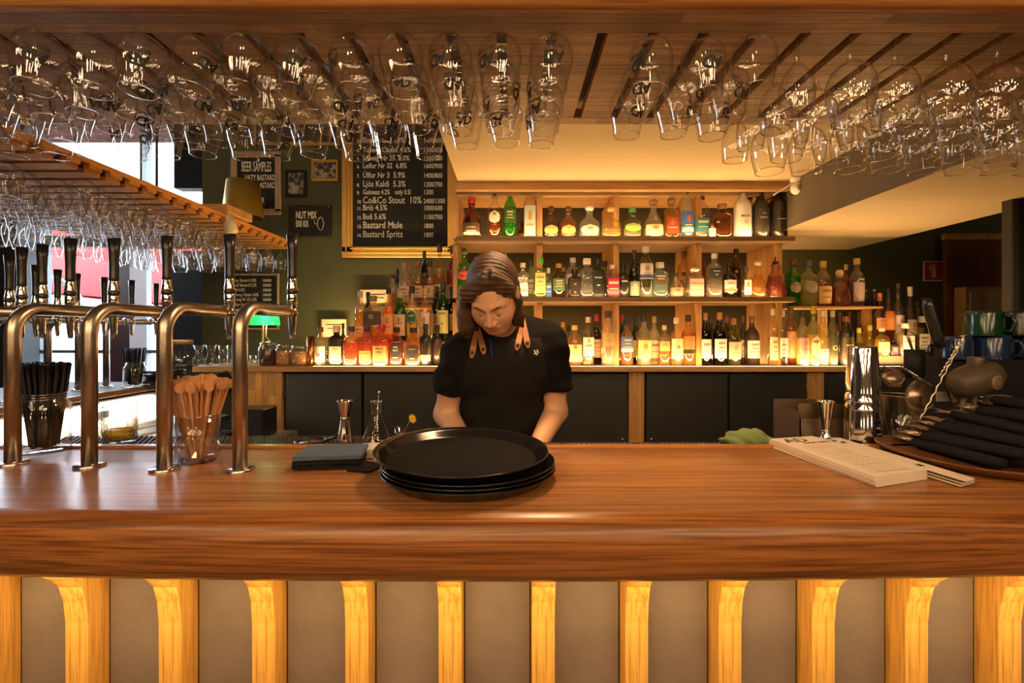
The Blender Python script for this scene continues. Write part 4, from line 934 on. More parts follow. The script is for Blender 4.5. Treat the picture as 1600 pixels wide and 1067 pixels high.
T6(646, 25, 512, 'square', (.95, .70, .35), (.80, .42, .10), .6, BLK, (.05, .045, .04), 'amber bourbon bottle with black and gold label, front row', lz=(.10, .54), text=[('JIM BEAM', .42, .009, GLD), ('BLACK', .18, .008, WHT)])
T6(665, 19, 506, 'spirit', (.03, .018, .014), None, .5, BLK, (.52, .44, .30), 'dark bottle with low cream label beside the bartender, front row', opaque=True, lz=(.12, .26))
T6(683, 18, 508, 'spirit', (.04, .025, .02), None, .5, BLK, None, 'dark bottle half hidden by the sleeve of the bartender', opaque=True, d=2.78)
T6(536, 10, 505, 'spirit', (.06, .03, .02), None, .5, (.05, .02, .02), None, 'dark capped bottle behind the black whisky bottle', opaque=True, d=2.90)
T7(563, 17, 455, 'tall', (.95, .85, .68), (.85, .50, .15), .62, ((.62, .50, .35), 'cap'), (.80, .55, .26), 'tall slim amber bottle, leftmost on the lower step', lz=(.1, .3))
T7(575, 15, 456, 'wine', (.05, .03, .02), None, .5, BLK, None, 'dark slim bottle behind the slim amber one', opaque=True, d=2.92)
T7(583, 31, 462, 'dome', (.95, .80, .55), (.78, .38, .10), .32, ((.30, .22, .15), 'cap'), (.09, .07, .05), 'broad rounded whisky bottle with dark label, lower step', lz=(.36, .66), text=[('o', .50, .05, CRM)])
T7(607, 18, 448, 'spirit', (.95, .70, .42), (.82, .40, .12), .62, BLK, (.84, .45, .20), 'orange amber whisky bottle with black cap, lower step')
T7(625, 20, 455, 'spirit', (.12, .42, .08), (.06, .18, .02), .6, (.55, .50, .40), (.74, .56, .40), 'green whisky bottle with white label, lower step', lz=(.12, .54))
T7(644, 18, 447, 'spirit', (.90, .82, .60), (.80, .60, .28), .4, BLK, (.03, .14, .08), 'clear whisky bottle with round green label, lower step', lz=(.30, .56), lshape='oval')
T7(664, 19, 450, 'spirit', (.93, .72, .50), (.75, .35, .12), .55, ((.62, .40, .14), 'cap'), (.80, .62, .48), 'amber whisky bottle with tall pink beige label, lower step', lz=(.10, .54))
T7(682, 16, 447, 'wine', (.08, .12, .04), (.05, .06, .02), .6, (.10, .06, .02), (.66, .56, .22), 'dark green bottle behind the green whiskey, lower step', d=2.92)
T7(692, 20, 440, 'wine', (.08, .36, .05), (.03, .18, .01), .6, (.02, .06, .03), (.72, .66, .24), 'green whiskey bottle with cream yellow label, lower step', lz=(.14, .52), text=[('JAMESON', .46, .009, (.05, .04, .02)), ('o', .28, .03, (.2, .1, .02))])
T7(706, 15, 447, 'wine', (.08, .14, .04), (.04, .06, .02), .6, (.03, .03, .02), (.50, .48, .20), 'dark green whiskey bottle with label, rightmost on the lower step', lz=(.2, .5), d=2.88)
T8(614, 16, 429, 'spirit', (.92, .85, .72), (.8, .5, .2), .4, (.10, .05, .03), None, 'clear bottle with dark cap, leftmost on the upper step')
T8(621, 12, 420, 'wine', (.04, .03, .03), None, .5, BLK, None, 'dark slim bottle, second on the upper step', opaque=True, d=3.06)
T8(632, 18, 411, 'spirit', (.92, .86, .74), (.8, .55, .3), .4, ((.40, .22, .10), 'cap'), (.78, .60, .42), 'clear bottle with cream label, third on the upper step', lz=(.08, .46))
T8(641, 13, 415, 'spirit', (.85, .65, .40), (.7, .35, .1), .5, (.50, .28, .10), None, 'amber bottle with cork, fourth on the upper step', d=3.06)
T8(653, 18, 407, 'spirit', (.93, .75, .52), (.80, .45, .2), .5, ((.30, .12, .06), 'cap'), (.78, .52, .40), 'amber bottle with salmon label, fifth on the upper step', lz=(.08, .44), band=(.22, .12, .22))
T8(663, 14, 392, 'wine', (.06, .05, .10), (.03, .02, .05), .6, BLK, None, 'tall blue black bottle on the upper step', d=3.06)
T8(671, 19, 407, 'spirit', (.93, .78, .60), (.80, .45, .2), .5, (.06, .04, .04), (.78, .56, .46), 'amber bottle with pink label, sixth on the upper step', lz=(.08, .44), band=(.18, .12, .22))
T8(687, 19, 381, 'spirit', (.95, .80, .45), (.82, .50, .18), .5, ((.04, .02, .02), 'cap'), (.86, .68, .40), 'tall yellow topped whisky bottle on the upper step', lz=(.05, .34))
T8(707, 18, 384, 'spirit', (.85, .42, .30), (.66, .16, .08), .6, ((.20, .05, .03), 'cap'), (.80, .60, .45), 'tall red amber bottle beside the shelf on the upper step', lz=(.10, .34), d=2.96)
# ================================================================== THE BARTENDER
def surface_net(f, lo, hi, h):
    lo = np.array(lo, float); hi = np.array(hi, float)
    n = np.ceil((hi - lo) / h).astype(int) + 1
    ax = [lo[i] + h * np.arange(n[i]) for i in range(3)]
    X, Y, Z = np.meshgrid(*ax, indexing='ij')
    V = f(np.stack([X.ravel(), Y.ravel(), Z.ravel()], 1)).reshape(n)
    ins = V < 0
    c = [V[i:n[0] - 1 + i, j:n[1] - 1 + j, k:n[2] - 1 + k] for i in (0, 1) for j in (0, 1) for k in (0, 1)]
    sg = np.stack([a < 0 for a in c], 0); act = sg.any(0) & ~sg.all(0)
    idx = -np.ones(act.shape, int); ids = np.argwhere(act); idx[act] = np.arange(len(ids))
    corners = [(i, j, k) for i in (0, 1) for j in (0, 1) for k in (0, 1)]
    acc = np.zeros((len(ids), 3)); cnt = np.zeros(len(ids))
    cv = np.stack([a[act] for a in c], 0)
    for a in range(8):
        for b in range(a + 1, 8):
            ca, cb = np.array(corners[a]), np.array(corners[b])
            if np.abs(ca - cb).sum() != 1: continue
            va, vb = cv[a], cv[b]; m = (va < 0) != (vb < 0)
            t = np.where(m, va / np.where(m, va - vb, 1), 0)
            p = ca + t[:, None] * (cb - ca); acc[m] += p[m]; cnt[m] += 1
    pts = lo + h * (ids + acc / cnt[:, None])
    faces = []
    for axn in range(3):
        o1, o2 = [(1, 2), (2, 0), (0, 1)][axn]
        sl0 = [slice(None)] * 3; sl1 = [slice(None)] * 3; sl0[axn] = slice(0, -1); sl1[axn] = slice(1, None)
        a = ins[tuple(sl0)]; b = ins[tuple(sl1)]; e = np.argwhere(a != b)
        for q in (o1, o2): e = e[(e[:, q] > 0) & (e[:, q] < n[q] - 1)]
        if not len(e): continue
        e = e[e[:, axn] < n[axn] - 1]
        d1 = np.zeros(3, int); d1[o1] = 1; d2 = np.zeros(3, int); d2[o2] = 1
        g = lambda w: idx[w[:, 0], w[:, 1], w[:, 2]]
        q = np.stack([g(e - d1 - d2), g(e - d2), g(e), g(e - d1)], 1)
        flip = ~a[tuple(e.T)]
        q[flip] = q[flip][:, ::-1]; q = q[(q >= 0).all(1)]; faces.append(q)
    return pts, np.concatenate(faces)
def net_obj(name, f, lo, hi, h, mat, parent):
    p, q = surface_net(f, lo, hi, h)
    me = bpy.data.meshes.new(name); me.from_pydata(p.tolist(), [], q.tolist()); me.materials.append(mat)
    me.polygons.foreach_set('use_smooth', [True] * len(me.polygons)); me.update()
    o = bpy.data.objects.new(name, me); C.objects.link(o); o.parent = parent; return o
A = lambda *v: np.array(v, float)
def cap(p, a, b, ra, rb, sc=None):
    if sc is not None: p = p / sc; a = a / sc; b = b / sc
    ab = b - a; t = np.clip(((p - a) @ ab) / (ab @ ab), 0, 1)
    d = np.linalg.norm(p - a - t[:, None] * ab, axis=1) - (ra + (rb - ra) * t)
    return d
def ell(p, c, r):
    r = A(*r); q = (p - A(*c)) / r; k = np.linalg.norm(q, axis=1); return (k - 1) * r.min()
def smin(a, b, k):
    h = np.clip(.5 + .5 * (b - a) / k, 0, 1); return b + (a - b) * h - k * h * (1 - h)
def smax(a, b, k): return -smin(-a, -b, k)

PX0 = A(-.035, 0, 0)
HC = A(-.058, 1.505, 1.564)                 # centre of the head
fw = A(-.14, -.66, -.735); fw /= np.linalg.norm(fw)
up0 = A(.0, -.74, .67); rt = np.cross(up0, -fw); rt /= np.linalg.norm(rt)
if rt[0] < 0: rt = -rt
up = np.cross(fw, rt); up = up if up[2] > 0 else -up
ro = math.radians(9); rt2 = rt * math.cos(ro) + up * math.sin(ro); up2 = up * math.cos(ro) - rt * math.sin(ro)
RH = np.stack([rt2, up2, fw], 0)            # world -> head (x right in picture, y up, z forward)
def hl(p): return ((p - HC) @ RH.T) / .95
def hw(x, y, z): return HC + (x * rt2 + y * up2 + z * fw) * .95
def head_sdf(p):
    q = hl(p)
    d = ell(q, (0, .030, -.012), (.074, .092, .094))
    d = smin(d, ell(q, (0, -.030, .030), (.058, .078, .060)), .03)
    d = smin(d, ell(q, (0, -.085, .048), (.034, .032, .036)), .025)
    d = smin(d, cap(q, A(-.043, -.062, .0), A(-.013, -.098, .055), .020, .018), .025)
    d = smin(d, cap(q, A(.043, -.062, .0), A(.013, -.098, .055), .020, .018), .025)
    for s in (-1, 1):
        d = smin(d, ell(q, (s * .036, -.034, .056), (.028, .034, .024)), .03)
        d = smin(d, cap(q, A(s * .014, .022, .083), A(s * .046, .022, .066), .008, .007), .016)
        d = smax(d, -ell(q, (s * .031, .002, .094), (.017, .010, .014)), .012)
        d = smin(d, ell(q, (s * .031, .000, .073), (.016, .012, .014)), .004)
    d = smin(d, cap(q, A(0, .012, .086), A(0, -.034, .106), .0065, .0092), .010)
    for s in (-1, 1): d = smin(d, ell(q, (s * .012, -.037, .098), (.008, .007, .010)), .006)
    d = smin(d, ell(q, (0, -.058, .082), (.024, .014, .014)), .010)
    d = smin(d, ell(q, (0, -.0555, .0925), (.021, .0048, .007)), .003)
    d = smin(d, ell(q, (0, -.0665, .0905), (.018, .0056, .007)), .003)
    d = smax(d, -ell(q, (0, -.0608, .099), (.020, .0012, .007)), .002)
    for s in (-1, 1):
        e = ell(q, (s * .077, .0, -.012), (.009, .031, .018)); e = smax(e, -ell(q, (s * .087, .002, -.006), (.008, .020, .010)), .004)
        d = smin(d, e, .004)
    return d
SL = A(-.192, 1.70, 1.372); SR = A(.138, 1.715, 1.412)
EL = A(-.240, 1.76, 1.150); ER = A(.158, 1.77, 1.158)
WL = A(-.135, 1.600, 1.055); WR = A(.072, 1.590, 1.050)
NB = A(-.040, 1.735, 1.455)
def arms_sdf(p):
    d = cap(p, SL, EL, .047, .041); d = smin(d, cap(p, EL, WL, .043, .027), .02)
    d2 = cap(p, SR, ER, .049, .042); d2 = smin(d2, cap(p, ER, WR, .044, .028), .02)
    d = smin(d, cap(p, SL + A(0, -.012, -.07), SL * .4 + EL * .6 + A(0, -.018, 0), .036, .032), .02)
    d2 = smin(d2, cap(p, SR + A(0, -.012, -.07), SR * .4 + ER * .6 + A(0, -.018, 0), .037, .033), .02)
    return np.minimum(d, d2)
def hand_sdf(p, W, s):
    dirv = A(-s * .25, -.80, -.50); dirv = A(.30 * s, -.80, -.50); dirv /= np.linalg.norm(dirv)
    side = np.cross(dirv, A(0, 0, 1)); side /= np.linalg.norm(side); nrm = np.cross(side, dirv)
    pc = W + dirv * .045
    d = cap(p, W, W + dirv * .02, .026, .027)
    M = np.stack([side, dirv, nrm], 0); q = (p - pc) @ M.T
    d = smin(d, ell(q, (0, 0, 0), (.040, .048, .017)), .012)
    for i, (o, L) in enumerate(((-.030, .058), (-.010, .070), (.010, .074), (.029, .066))):
        a = pc + side * o + dirv * .036; b = a + dirv * L * .45 + nrm * -.006; c = b + dirv * L * .30 - nrm * .020; e = c + dirv * L * .10 - nrm * .022
        f = np.minimum(np.minimum(cap(p, a, b, .0088, .0082), cap(p, b, c, .0082, .0076)), cap(p, c, e, .0076, .0066)); d = smin(d, f, .004)
    a = W + side * (s * .022) + dirv * .018; b = a + side * (s * .028) + dirv * .026 - nrm * .008; c = b + side * (s * .004) + dirv * .030 - nrm * .012
    d = smin(d, np.minimum(cap(p, a, b, .013, .0105), cap(p, b, c, .0105, .0085)), .006)
    return d
SC3 = A(1.0, .72, 1.0)
def torso_sdf(p, g=0.0):
    d = cap(p, A(-.035, 1.86, .93), A(-.035, 1.82, 1.10), .150 + g, .142 + g, SC3)
    d = smin(d, cap(p, A(-.035, 1.82, 1.10), A(-.030, 1.755, 1.31), .140 + g, .148 + g, SC3), .06)
    d = smin(d, cap(p, A(-.13, 1.735, 1.35), A(.075, 1.745, 1.37), .095 + g, .098 + g, A(1, .9, 1)), .06)
    return d
def shoulders(p, g=0.0):
    d = cap(p, NB + A(.0, .03, -.02), SL + A(.015, .012, .005), .062 + g, .052 + g)
    d = smin(d, cap(p, NB + A(.02, .04, .005), SR + A(-.01, .012, .008), .064 + g, .055 + g), .05)
    return d
def legs_sdf(p, g=0.0):
    d = None
    for s in (-1, 1):
        H = A(-.035 + s * .09, 1.87, .90); K = A(-.035 + s * .10, 1.84, .49); Fo = A(-.035 + s * .11, 1.88, .08)
        e = smin(cap(p, H, K, .085 + g, .058 + g), cap(p, K, Fo, .055 + g, .038 + g), .03); d = e if d is None else smin(d, e, .02)
    return d
def body_sdf(p):
    d = np.full(len(p), 1.0)
    neck = cap(p, HC - fw * .045 + up2 * -.045, NB, .055, .060)
    d = smin(head_sdf(p), neck, .025)
    d = smin(d, smin(torso_sdf(p, -.012), shoulders(p, -.012), .04), .03)
    a = arms_sdf(p); a = smin(a, hand_sdf(p, WL, 1), .015); a = smin(a, hand_sdf(p, WR, -1), .015)
    return smin(d, a, .02)
SKIN = pm('skin', (.80, .45, .27), .45, var=.06, vscale=30)
SKIN.node_tree.nodes['Principled BSDF'].inputs['Subsurface Weight'].default_value = .12
SKIN.node_tree.nodes['Principled BSDF'].inputs['Subsurface Radius'].default_value = (.012, .005, .003)
SHIRT = pm('black_cotton', (.009, .008, .008), .9, spec=.15, bump=.15, bscale=300)
APRON = pm('black_apron_canvas', (.014, .012, .011), .85, spec=.2, bump=.25, bscale=260)
person = thing('person', 'person with shoulder length brown hair in black t-shirt and apron looking down behind the bar', 'person', (-.035, 1.86, 0))
ORG = A(-.035, 1.86, 0)
def PO(name, f, lo, hi, h, mat):
    o = net_obj(name, f, lo, hi, h, mat, person); o.matrix_parent_inverse = Matrix.Translation((.035, -1.86, 0)); return o
def build_body():
    # one continuous body: fine grid for the whole figure above the hips
    return PO('body', body_sdf, (-.32, 1.36, .96), (.24, 1.95, 1.72), .0046, SKIN)
build_body()
def shirt_sdf(p):
    d = smin(torso_sdf(p, .006), shoulders(p, .006), .05)
    n2 = lambda q: .003 * np.sin(q[:, 0] * 60 + q[:, 2] * 45) + .0025 * np.sin(q[:, 2] * 90 - q[:, 0] * 30 + q[:, 1] * 40)
    # collar opening
    d = smax(d, -cap(p, HC - fw * .03 - up2 * .05, NB + A(0, .01, .01), .066, .058), .010)
    # sleeves
    for S, E, cut in ((SL, EL, .60), (SR, ER, .64)):
        ax = (E - S); L = np.linalg.norm(ax); ax = ax / L; out = 1 if S is SR else -1
        c = S + ax * L * cut
        s = cap(p, S + A(-.012 * out, 0, -.005), c + A(out * .006, 0, 0), .066, .067); t = (p - c) @ ax
        s = smax(s, t + .0, .006)
        d = smin(d, s, .03)
    return d + n2(p) * np.clip((1.5 - p[:, 2]) * 10, .2, 1)
PO('tshirt', shirt_sdf, (-.34, 1.52, .90), (.27, 2.0, 1.56), .0062, SHIRT)
def apron_sdf(p):
    q = smin(torso_sdf(p, .018), torso_sdf(p, .018), .01)
    wid = np.where(p[:, 2] > 1.24, .130 + (1.42 - p[:, 2]) * .20, .22)
    d = np.maximum(q, np.abs(p[:, 0] + .03) - wid); d = np.maximum(d, p[:, 2] - 1.428)
    d = np.maximum(d, p[:, 1] - np.where(p[:, 2] > 1.2, 1.72, 1.80)); d = np.maximum(d, .55 - p[:, 2])
    fold = .0028 * np.sin(p[:, 0] * 55 + p[:, 2] * 22) + .002 * np.sin(p[:, 2] * 50 - p[:, 0] * 25)
    return d + fold
def apron_all(p):
    d = apron_sdf(p)
    sk = np.maximum(ell(p, (-.035, 1.86, .80), (.20, .14, .42)), p[:, 1] - 1.84); sk = np.maximum(sk, .50 - p[:, 2]); sk = np.maximum(sk, p[:, 2] - 1.02)
    return smin(d, sk, .03)
PO('apron', apron_all, (-.30, 1.50, .46), (.24, 1.90, 1.46), .0070, APRON)
PO('trousers', lambda p: smin(legs_sdf(p, .012), ell(p, (-.035, 1.87, .93), (.17, .125, .12)), .04), (-.30, 1.70, .04), (.23, 2.04, 1.06), .012, BLACKM)
def shoe(p):
    d = None
    for s in (-1, 1):
        e = smax(ell(p, (-.035 + s * .115, 1.82, .04), (.050, .14, .058)), -p[:, 2], .004); d = e if d is None else np.minimum(d, e)
    return d
PO('shoes', shoe, (-.25, 1.64, -.01), (.20, 2.0, .12), .010, BLACKP)
# hair: combed back from the forehead, falling in front of both shoulders
HAIR = bpy.data.materials.new('brown_hair'); HAIR.use_nodes = True
def hair_mat():
    nt = HAIR.node_tree; N = nt.nodes; L = nt.links; b = N['Principled BSDF']
    at = N.new('ShaderNodeAttribute'); at.attribute_name = 'strand'
    mp = N.new('ShaderNodeMapping'); mp.inputs['Scale'].default_value = (1, 1, 1); L.new(at.outputs['Vector'], mp.inputs[0])
    n = N.new('ShaderNodeTexNoise'); n.inputs['Scale'].default_value = 1; n.inputs['Detail'].default_value = 6; n.inputs['Roughness'].default_value = .65; L.new(mp.outputs[0], n.inputs[0])
    r = N.new('ShaderNodeValToRGB'); r.color_ramp.elements[0].position = .36; r.color_ramp.elements[1].position = .70
    r.color_ramp.elements[0].color = (.016, .008, .004, 1); r.color_ramp.elements[1].color = (.17, .085, .042, 1); L.new(n.outputs[0], r.inputs[0]); L.new(r.outputs[0], b.inputs['Base Color'])
    b.inputs['Roughness'].default_value = .42; b.inputs['Specular IOR Level'].default_value = .4
    bp = N.new('ShaderNodeBump'); bp.inputs['Strength'].default_value = .55; bp.inputs['Distance'].default_value = .004; L.new(n.outputs[0], bp.inputs['Height']); L.new(bp.outputs[0], b.inputs['Normal'])
hair_mat()
def Wp(px, py, dd): v = P(px, py, dd); return A(v.x, v.y, v.z)
def lock(p, pts, rs):
    e = None
    for a, b, ra, rb in zip(pts, pts[1:], rs, rs[1:]):
        c = cap(p, a, b, ra, rb); e = c if e is None else smin(e, c, .02)
    return e
def locks_sdf(p):
    l1 = lock(p, [Wp(726, 470, 1.50), Wp(727, 492, 1.515), Wp(728, 510, 1.53), Wp(731, 526, 1.545)], [.018, .022, .022, .010])
    l2 = lock(p, [Wp(728, 462, 1.53), Wp(738, 492, 1.56), Wp(744, 512, 1.58)], [.022, .024, .012])
    r1 = lock(p, [Wp(805, 446, 1.53), Wp(806, 470, 1.55), Wp(810, 494, 1.58), Wp(816, 509, 1.60)], [.014, .018, .016, .007])
    r2 = lock(p, [Wp(798, 462, 1.57), Wp(804, 488, 1.59), Wp(805, 505, 1.60)], [.028, .022, .010])
    return smin(smin(l1, l2, .018), smin(r1, r2, .018), .01)
def hair_sdf(p):
    q = hl(p)
    d = ell(q, (0, .036, -.022), (.083, .098, .100))
    # swept sides springing from the parting, fuller on the left of the picture
    d = smin(d, cap(q, A(.012, .112, .045), A(-.062, .062, .058), .024, .026), .02)
    d = smin(d, cap(q, A(-.062, .062, .058), A(-.080, .018, .040), .026, .016), .018)
    d = smin(d, cap(q, A(.018, .112, .042), A(.070, .060, .036), .022, .018), .02)
    # shallow furrow of the parting
    d = smax(d, -cap(q, A(.014, .150, .010), A(.014, .118, .088), .008, .010), .012)
    face = ell(q, (.006, -.030, .092), (.066, .103, .075)); d = smax(d, -face, .010)
    face2 = ell(q, (.008, .030, .096), (.058, .046, .034)); d = smax(d, -face2, .014)
    d = smax(d, -(q[:, 1] + .050), .02)
    d = smin(d, locks_sdf(p), .018)
    d = smin(d, lock(p, [Wp(765, 430, 1.60), Wp(775, 480, 1.66)], [.066, .050]), .03)
    s = strand_coord(p)
    return d + .0013 * np.sin(s[:, 0] * .8 + 1.5 * np.sin(s[:, 1] * .7)) + .0007 * np.sin(s[:, 0] * 1.7 + s[:, 2])
def strand_coord(p):
    q = hl(p); t = np.clip((locks_sdf(p) + .004) / .012, 0, 1)[:, None]     # 0 inside the hanging locks
    ang = np.arctan2(q[:, 2] + .02, q[:, 1] + .02)
    top = np.stack([ang * 75 + np.abs(q[:, 0]) * 40, q[:, 0] * 10, q[:, 1] * 8], 1)
    lo = np.stack([p[:, 0] * 340 + p[:, 2] * 20, p[:, 1] * 200, p[:, 2] * 9], 1)
    return top * t + lo * (1 - t)
ho = PO('hair', hair_sdf, (-.20, 1.34, 1.36), (.07, 1.76, 1.72), .0032, HAIR)
co = np.zeros(len(ho.data.vertices) * 3); ho.data.vertices.foreach_get('co', co); co = co.reshape(-1, 3)
at_ = ho.data.attributes.new('strand', 'FLOAT_VECTOR', 'POINT'); at_.data.foreach_set('vector', strand_coord(co).ravel())
DARKH = pm('eyebrow_brown', (.10, .05, .025), .8)
LIPM = pm('lips', (.46, .17, .12), .5)
def small(name, f, c, r, h, mat):
    return PO(name, f, tuple(c - r), tuple(c + r), h, mat)
for s in (-1, 1):
    small('eyebrow', lambda p, s=s: smin(cap(hl(p), A(s * .014, .0215, .0955), A(s * .034, .027, .0885), .0020, .0024), cap(hl(p), A(s * .034, .027, .0885), A(s * .050, .020, .0715), .0024, .0012), .004), hw(s * .032, .022, .085), .03, .0016, DARKH)
    small('eyelashes', lambda p, s=s: smin(cap(hl(p), A(s * .018, -.0075, .0850), A(s * .032, -.0105, .0862), .0013, .0016), cap(hl(p), A(s * .032, -.0105, .0862), A(s * .045, -.006, .0765), .0016, .0010), .002), hw(s * .031, -.006, .083), .022, .0011, BLACKM)
small('lips', lambda p: np.minimum(smax(ell(hl(p), (0, -.0555, .0932), (.0215, .0050, .007)), -ell(hl(p), (0, -.0608, .1), (.022, .0014, .009)), .001), smax(ell(hl(p), (0, -.0665, .0912), (.0185, .0058, .007)), -ell(hl(p), (0, -.0608, .1), (.022, .0014, .009)), .001)), hw(0, -.06, .09), .028, .0013, LIPM)
# leather strap ends with black studs, pen, small white emblem, forearm tattoo
LEA = pm('tan_leather', (.42, .18, .055), .55, bump=.1)
def surf_y(x, z):   # front of the apron
    ys = np.arange(1.45, 1.80, .002); v = apron_all(np.stack([np.full_like(ys, x), ys, np.full_like(ys, z)], 1))
    s = shirt_sdf(np.stack([np.full_like(ys, x), ys, np.full_like(ys, z)], 1)); i = np.argmax((v < 0) | (s < 0)); return ys[i] if ((v < 0) | (s < 0)).any() else 1.64
def from_px(px, py):
    d = 1.64
    for _ in range(4): d = surf_y(XX(px, d), ZZ(py, d))
    return P(px, py, d)
def on_person(o): o.parent = person; o.matrix_parent_inverse = Matrix.Translation((.035, -1.86, 0)); return o
for i, (a, b_) in enumerate((((746, 509), (737, 559)), ((746, 507), (757, 553)), ((818, 500), (807, 547)), ((817, 498), (825, 543)))):
    NS_ = 8; pl = [from_px(a[0] + (b_[0] - a[0]) * u / NS_, a[1] + (b_[1] - a[1]) * u / NS_) for u in range(NS_ + 1)]
    for q_ in range(1, NS_): pl[q_].y = min(pl[q_].y, (pl[q_ - 1].y + pl[q_ + 1].y) / 2)
    pl[0].y = min(pl[0].y, 2 * pl[1].y - pl[2].y + .004)
    ax = (pl[-1] - pl[0]); L = ax.length; ax.normalize(); sd = ax.cross(Vector((0, 1, 0))).normalized(); off = Vector((0, -.011 - .003 * (i % 2), 0))
    wd = [.0070, .0074, .0080, .0086, .0092, .0096, .0098, .0090, .0042]
    b = MB(); vs = []; 
    for q_, w_ in zip(pl, wd): vs += [q_ + off - sd * w_, q_ + off + sd * w_, q_ + off + sd * w_ + Vector((0, .004, 0)), q_ + off - sd * w_ + Vector((0, .004, 0))]
    fs = [(0, 1, 2, 3), (4 * NS_, 4 * NS_ + 3, 4 * NS_ + 2, 4 * NS_ + 1)]
    for q_ in range(NS_):
        for e_ in range(4): fs.append((4 * q_ + e_, 4 * q_ + 4 + e_, 4 * q_ + 4 + (e_ + 1) % 4, 4 * q_ + (e_ + 1) % 4))
    b.add(vs, fs, False)
    st = on_person(b.build('leather_strap', LEA)); p0 = pl[0]
    c = pl[0] + ax * L * .84; c.y = pl[7].y - .012 - .003 * (i % 2)
    k = MB().cone(c, c - Vector((0, .004, 0)), .0062, .0055, 14).build('stud', BLACKP); k.parent = st
    k2 = MB().cone(c - Vector((0, .004, 0)), c - Vector((0, .0045, 0)), .002, .002, 8).build('stud_centre', LEA); k2.parent = st
a, b_ = from_px(766, 531), from_px(769, 557); o = Vector((0, -.012, 0))
on_person(MB().tube([a + o, b_ + o], [.0035, .0028], 8).build('blue_pen', pm('blue_pen_plastic', (.03, .06, .40), .3)))
c = from_px(838, 551); b = MB()
for dx, dz in ((-.006, .006), (.003, .007), (-.002, 0), (.006, .001), (.002, -.006), (-.006, -.004)): b.ball((c.x + dx, c.y - .003, c.z + dz), .0032, 8, 5, (1, .4, 1))
on_person(b.build('white_emblem', WHITE))
# tattoo on the forearm
TAT = pm('tattoo_ink', (.05, .055, .04), .6)
def tattoo(p):
    d = np.abs(body_sdf(p)) - .0016
    t = np.minimum(cap(p, EL * .66 + WL * .34 + A(.02, -.06, .0), EL * .34 + WL * .66 + A(.02, -.04, 0), .016, .020), 1)
    pat = .4 + np.sin(p[:, 0] * 260 + p[:, 2] * 180) * .5 + np.sin(p[:, 1] * 170 - p[:, 2] * 210) * .5
    return np.maximum(np.maximum(d, t), -pat * .004)
# ================================================================== THINGS ON THE BAR
rf = random.Random(5)
MT = Z_BAR - .011          # top of the rubber mat studs (1.109)
# ---- black round trays
TRAYM = pm('black_tray_rubber', (.007, .0065, .0065), .75, spec=.15, bump=.35, bscale=220)
TRAYS = pm('black_tray_gloss', (.010, .010, .011), .12)
def tray(name, R, z, tx, ty, x, y, lb):
    t = thing(name, lb, 'tray', (x, y, z), 0, 'stacked black round serving trays'); t.rotation_euler = (tx, ty, 0)
    MB().lathe([(.0005, 0), (R * .86, 0), (R * .88, .002), (R * .93, .014), (R * .985, .020), (R, .022), (R, .0245), (R * .985, .0245), (R * .93, .0185), (R * .87, .006), (R * .85, .004)], 64).build('tray_body', TRAYS, t)
    MB().lathe([(R * .85, .0042), (R * .5, .0044), (.0005, .0044)], 64).build('non_slip_surface', TRAYM, t)
    return t
tx_, ty_ = XX(732, 1.09), 1.10
tray('round_tray', .197, Z_BAR + .001, 0, 0, tx_, ty_, 'glossy black round tray at the bottom of the stack in front of the bartender')
tray('round_tray', .195, Z_BAR + .0085, 0, 0, tx_ + .001, ty_, 'glossy black round tray in the middle of the stack')
tray('round_tray', .195, Z_BAR + .016, 0, 0, tx_, ty_ + .002, 'glossy black round tray just under the top tray')
tt = tray('round_tray', .197, Z_BAR + .041, math.radians(2.5), math.radians(1.0), XX(720, 1.08), 1.105, 'matt black round tray lying on top of the stack')
# ---- black napkins, card box
def wavy(x0, x1, y0, y1, z0, z1, nx, ny, amp, seed, M, taper=0):
    r = random.Random(seed); b = MB(); vs = []; fs = []
    for lvl, z in ((0, z0), (1, z1)):
        for j in range(ny + 1):
            for i in range(nx + 1):
                u, v = i / nx, j / ny
                dz = amp * (math.sin(u * 7 + seed) * math.cos(v * 5 + seed * 2) + .5 * math.sin(u * 17 + v * 9)) if lvl else 0
                e = .002 * r.uniform(-1, 1) if i in (0, nx) or j in (0, ny) else 0
                vs.append(M @ Vector((x0 + (x1 - x0) * u + e, y0 + (y1 - y0) * v + e, z + dz)))
    n = (nx + 1) * (ny + 1); I = lambda l, i, j: l * n + j * (nx + 1) + i
    for j in range(ny):
        for i in range(nx):
            fs.append((I(1, i, j), I(1, i + 1, j), I(1, i + 1, j + 1), I(1, i, j + 1))); fs.append((I(0, i, j), I(0, i, j + 1), I(0, i + 1, j + 1), I(0, i + 1, j)))
    for i in range(nx): fs.append((I(0, i, 0), I(0, i + 1, 0), I(1, i + 1, 0), I(1, i, 0))); fs.append((I(0, i, ny), I(1, i, ny), I(1, i + 1, ny), I(0, i + 1, ny)))
    for j in range(ny): fs.append((I(0, 0, j), I(1, 0, j), I(1, 0, j + 1), I(0, 0, j + 1))); fs.append((I(0, nx, j), I(0, nx, j + 1), I(1, nx, j + 1), I(1, nx, j)))
    return b.add(vs, fs, False)
Mz = lambda a: Matrix.Rotation(a, 4, 'Z')
NAPB = pm('slate_blue_napkin', (.075, .105, .155), .9, bump=.4, bscale=80)
nx_, ny_ = XX(516, 1.2), 1.215
for i in range(3):
    o = wavy(-.078, .078, -.062, .062, .0, .009, 14, 10, .0012, 2 + i, Mz(.10 + .02 * i)).build('paper_napkin', NAPB if i == 2 else NAPKIN, None, (nx_ + .001 * i, ny_, Z_BAR + .001 + .0115 * i))
    tag(o, ('black folded napkin at the bottom of the small pile', 'black folded napkin in the middle of the small pile', 'slate blue folded napkin on top of the small pile')[i], 'napkin', 'napkins left of the trays')
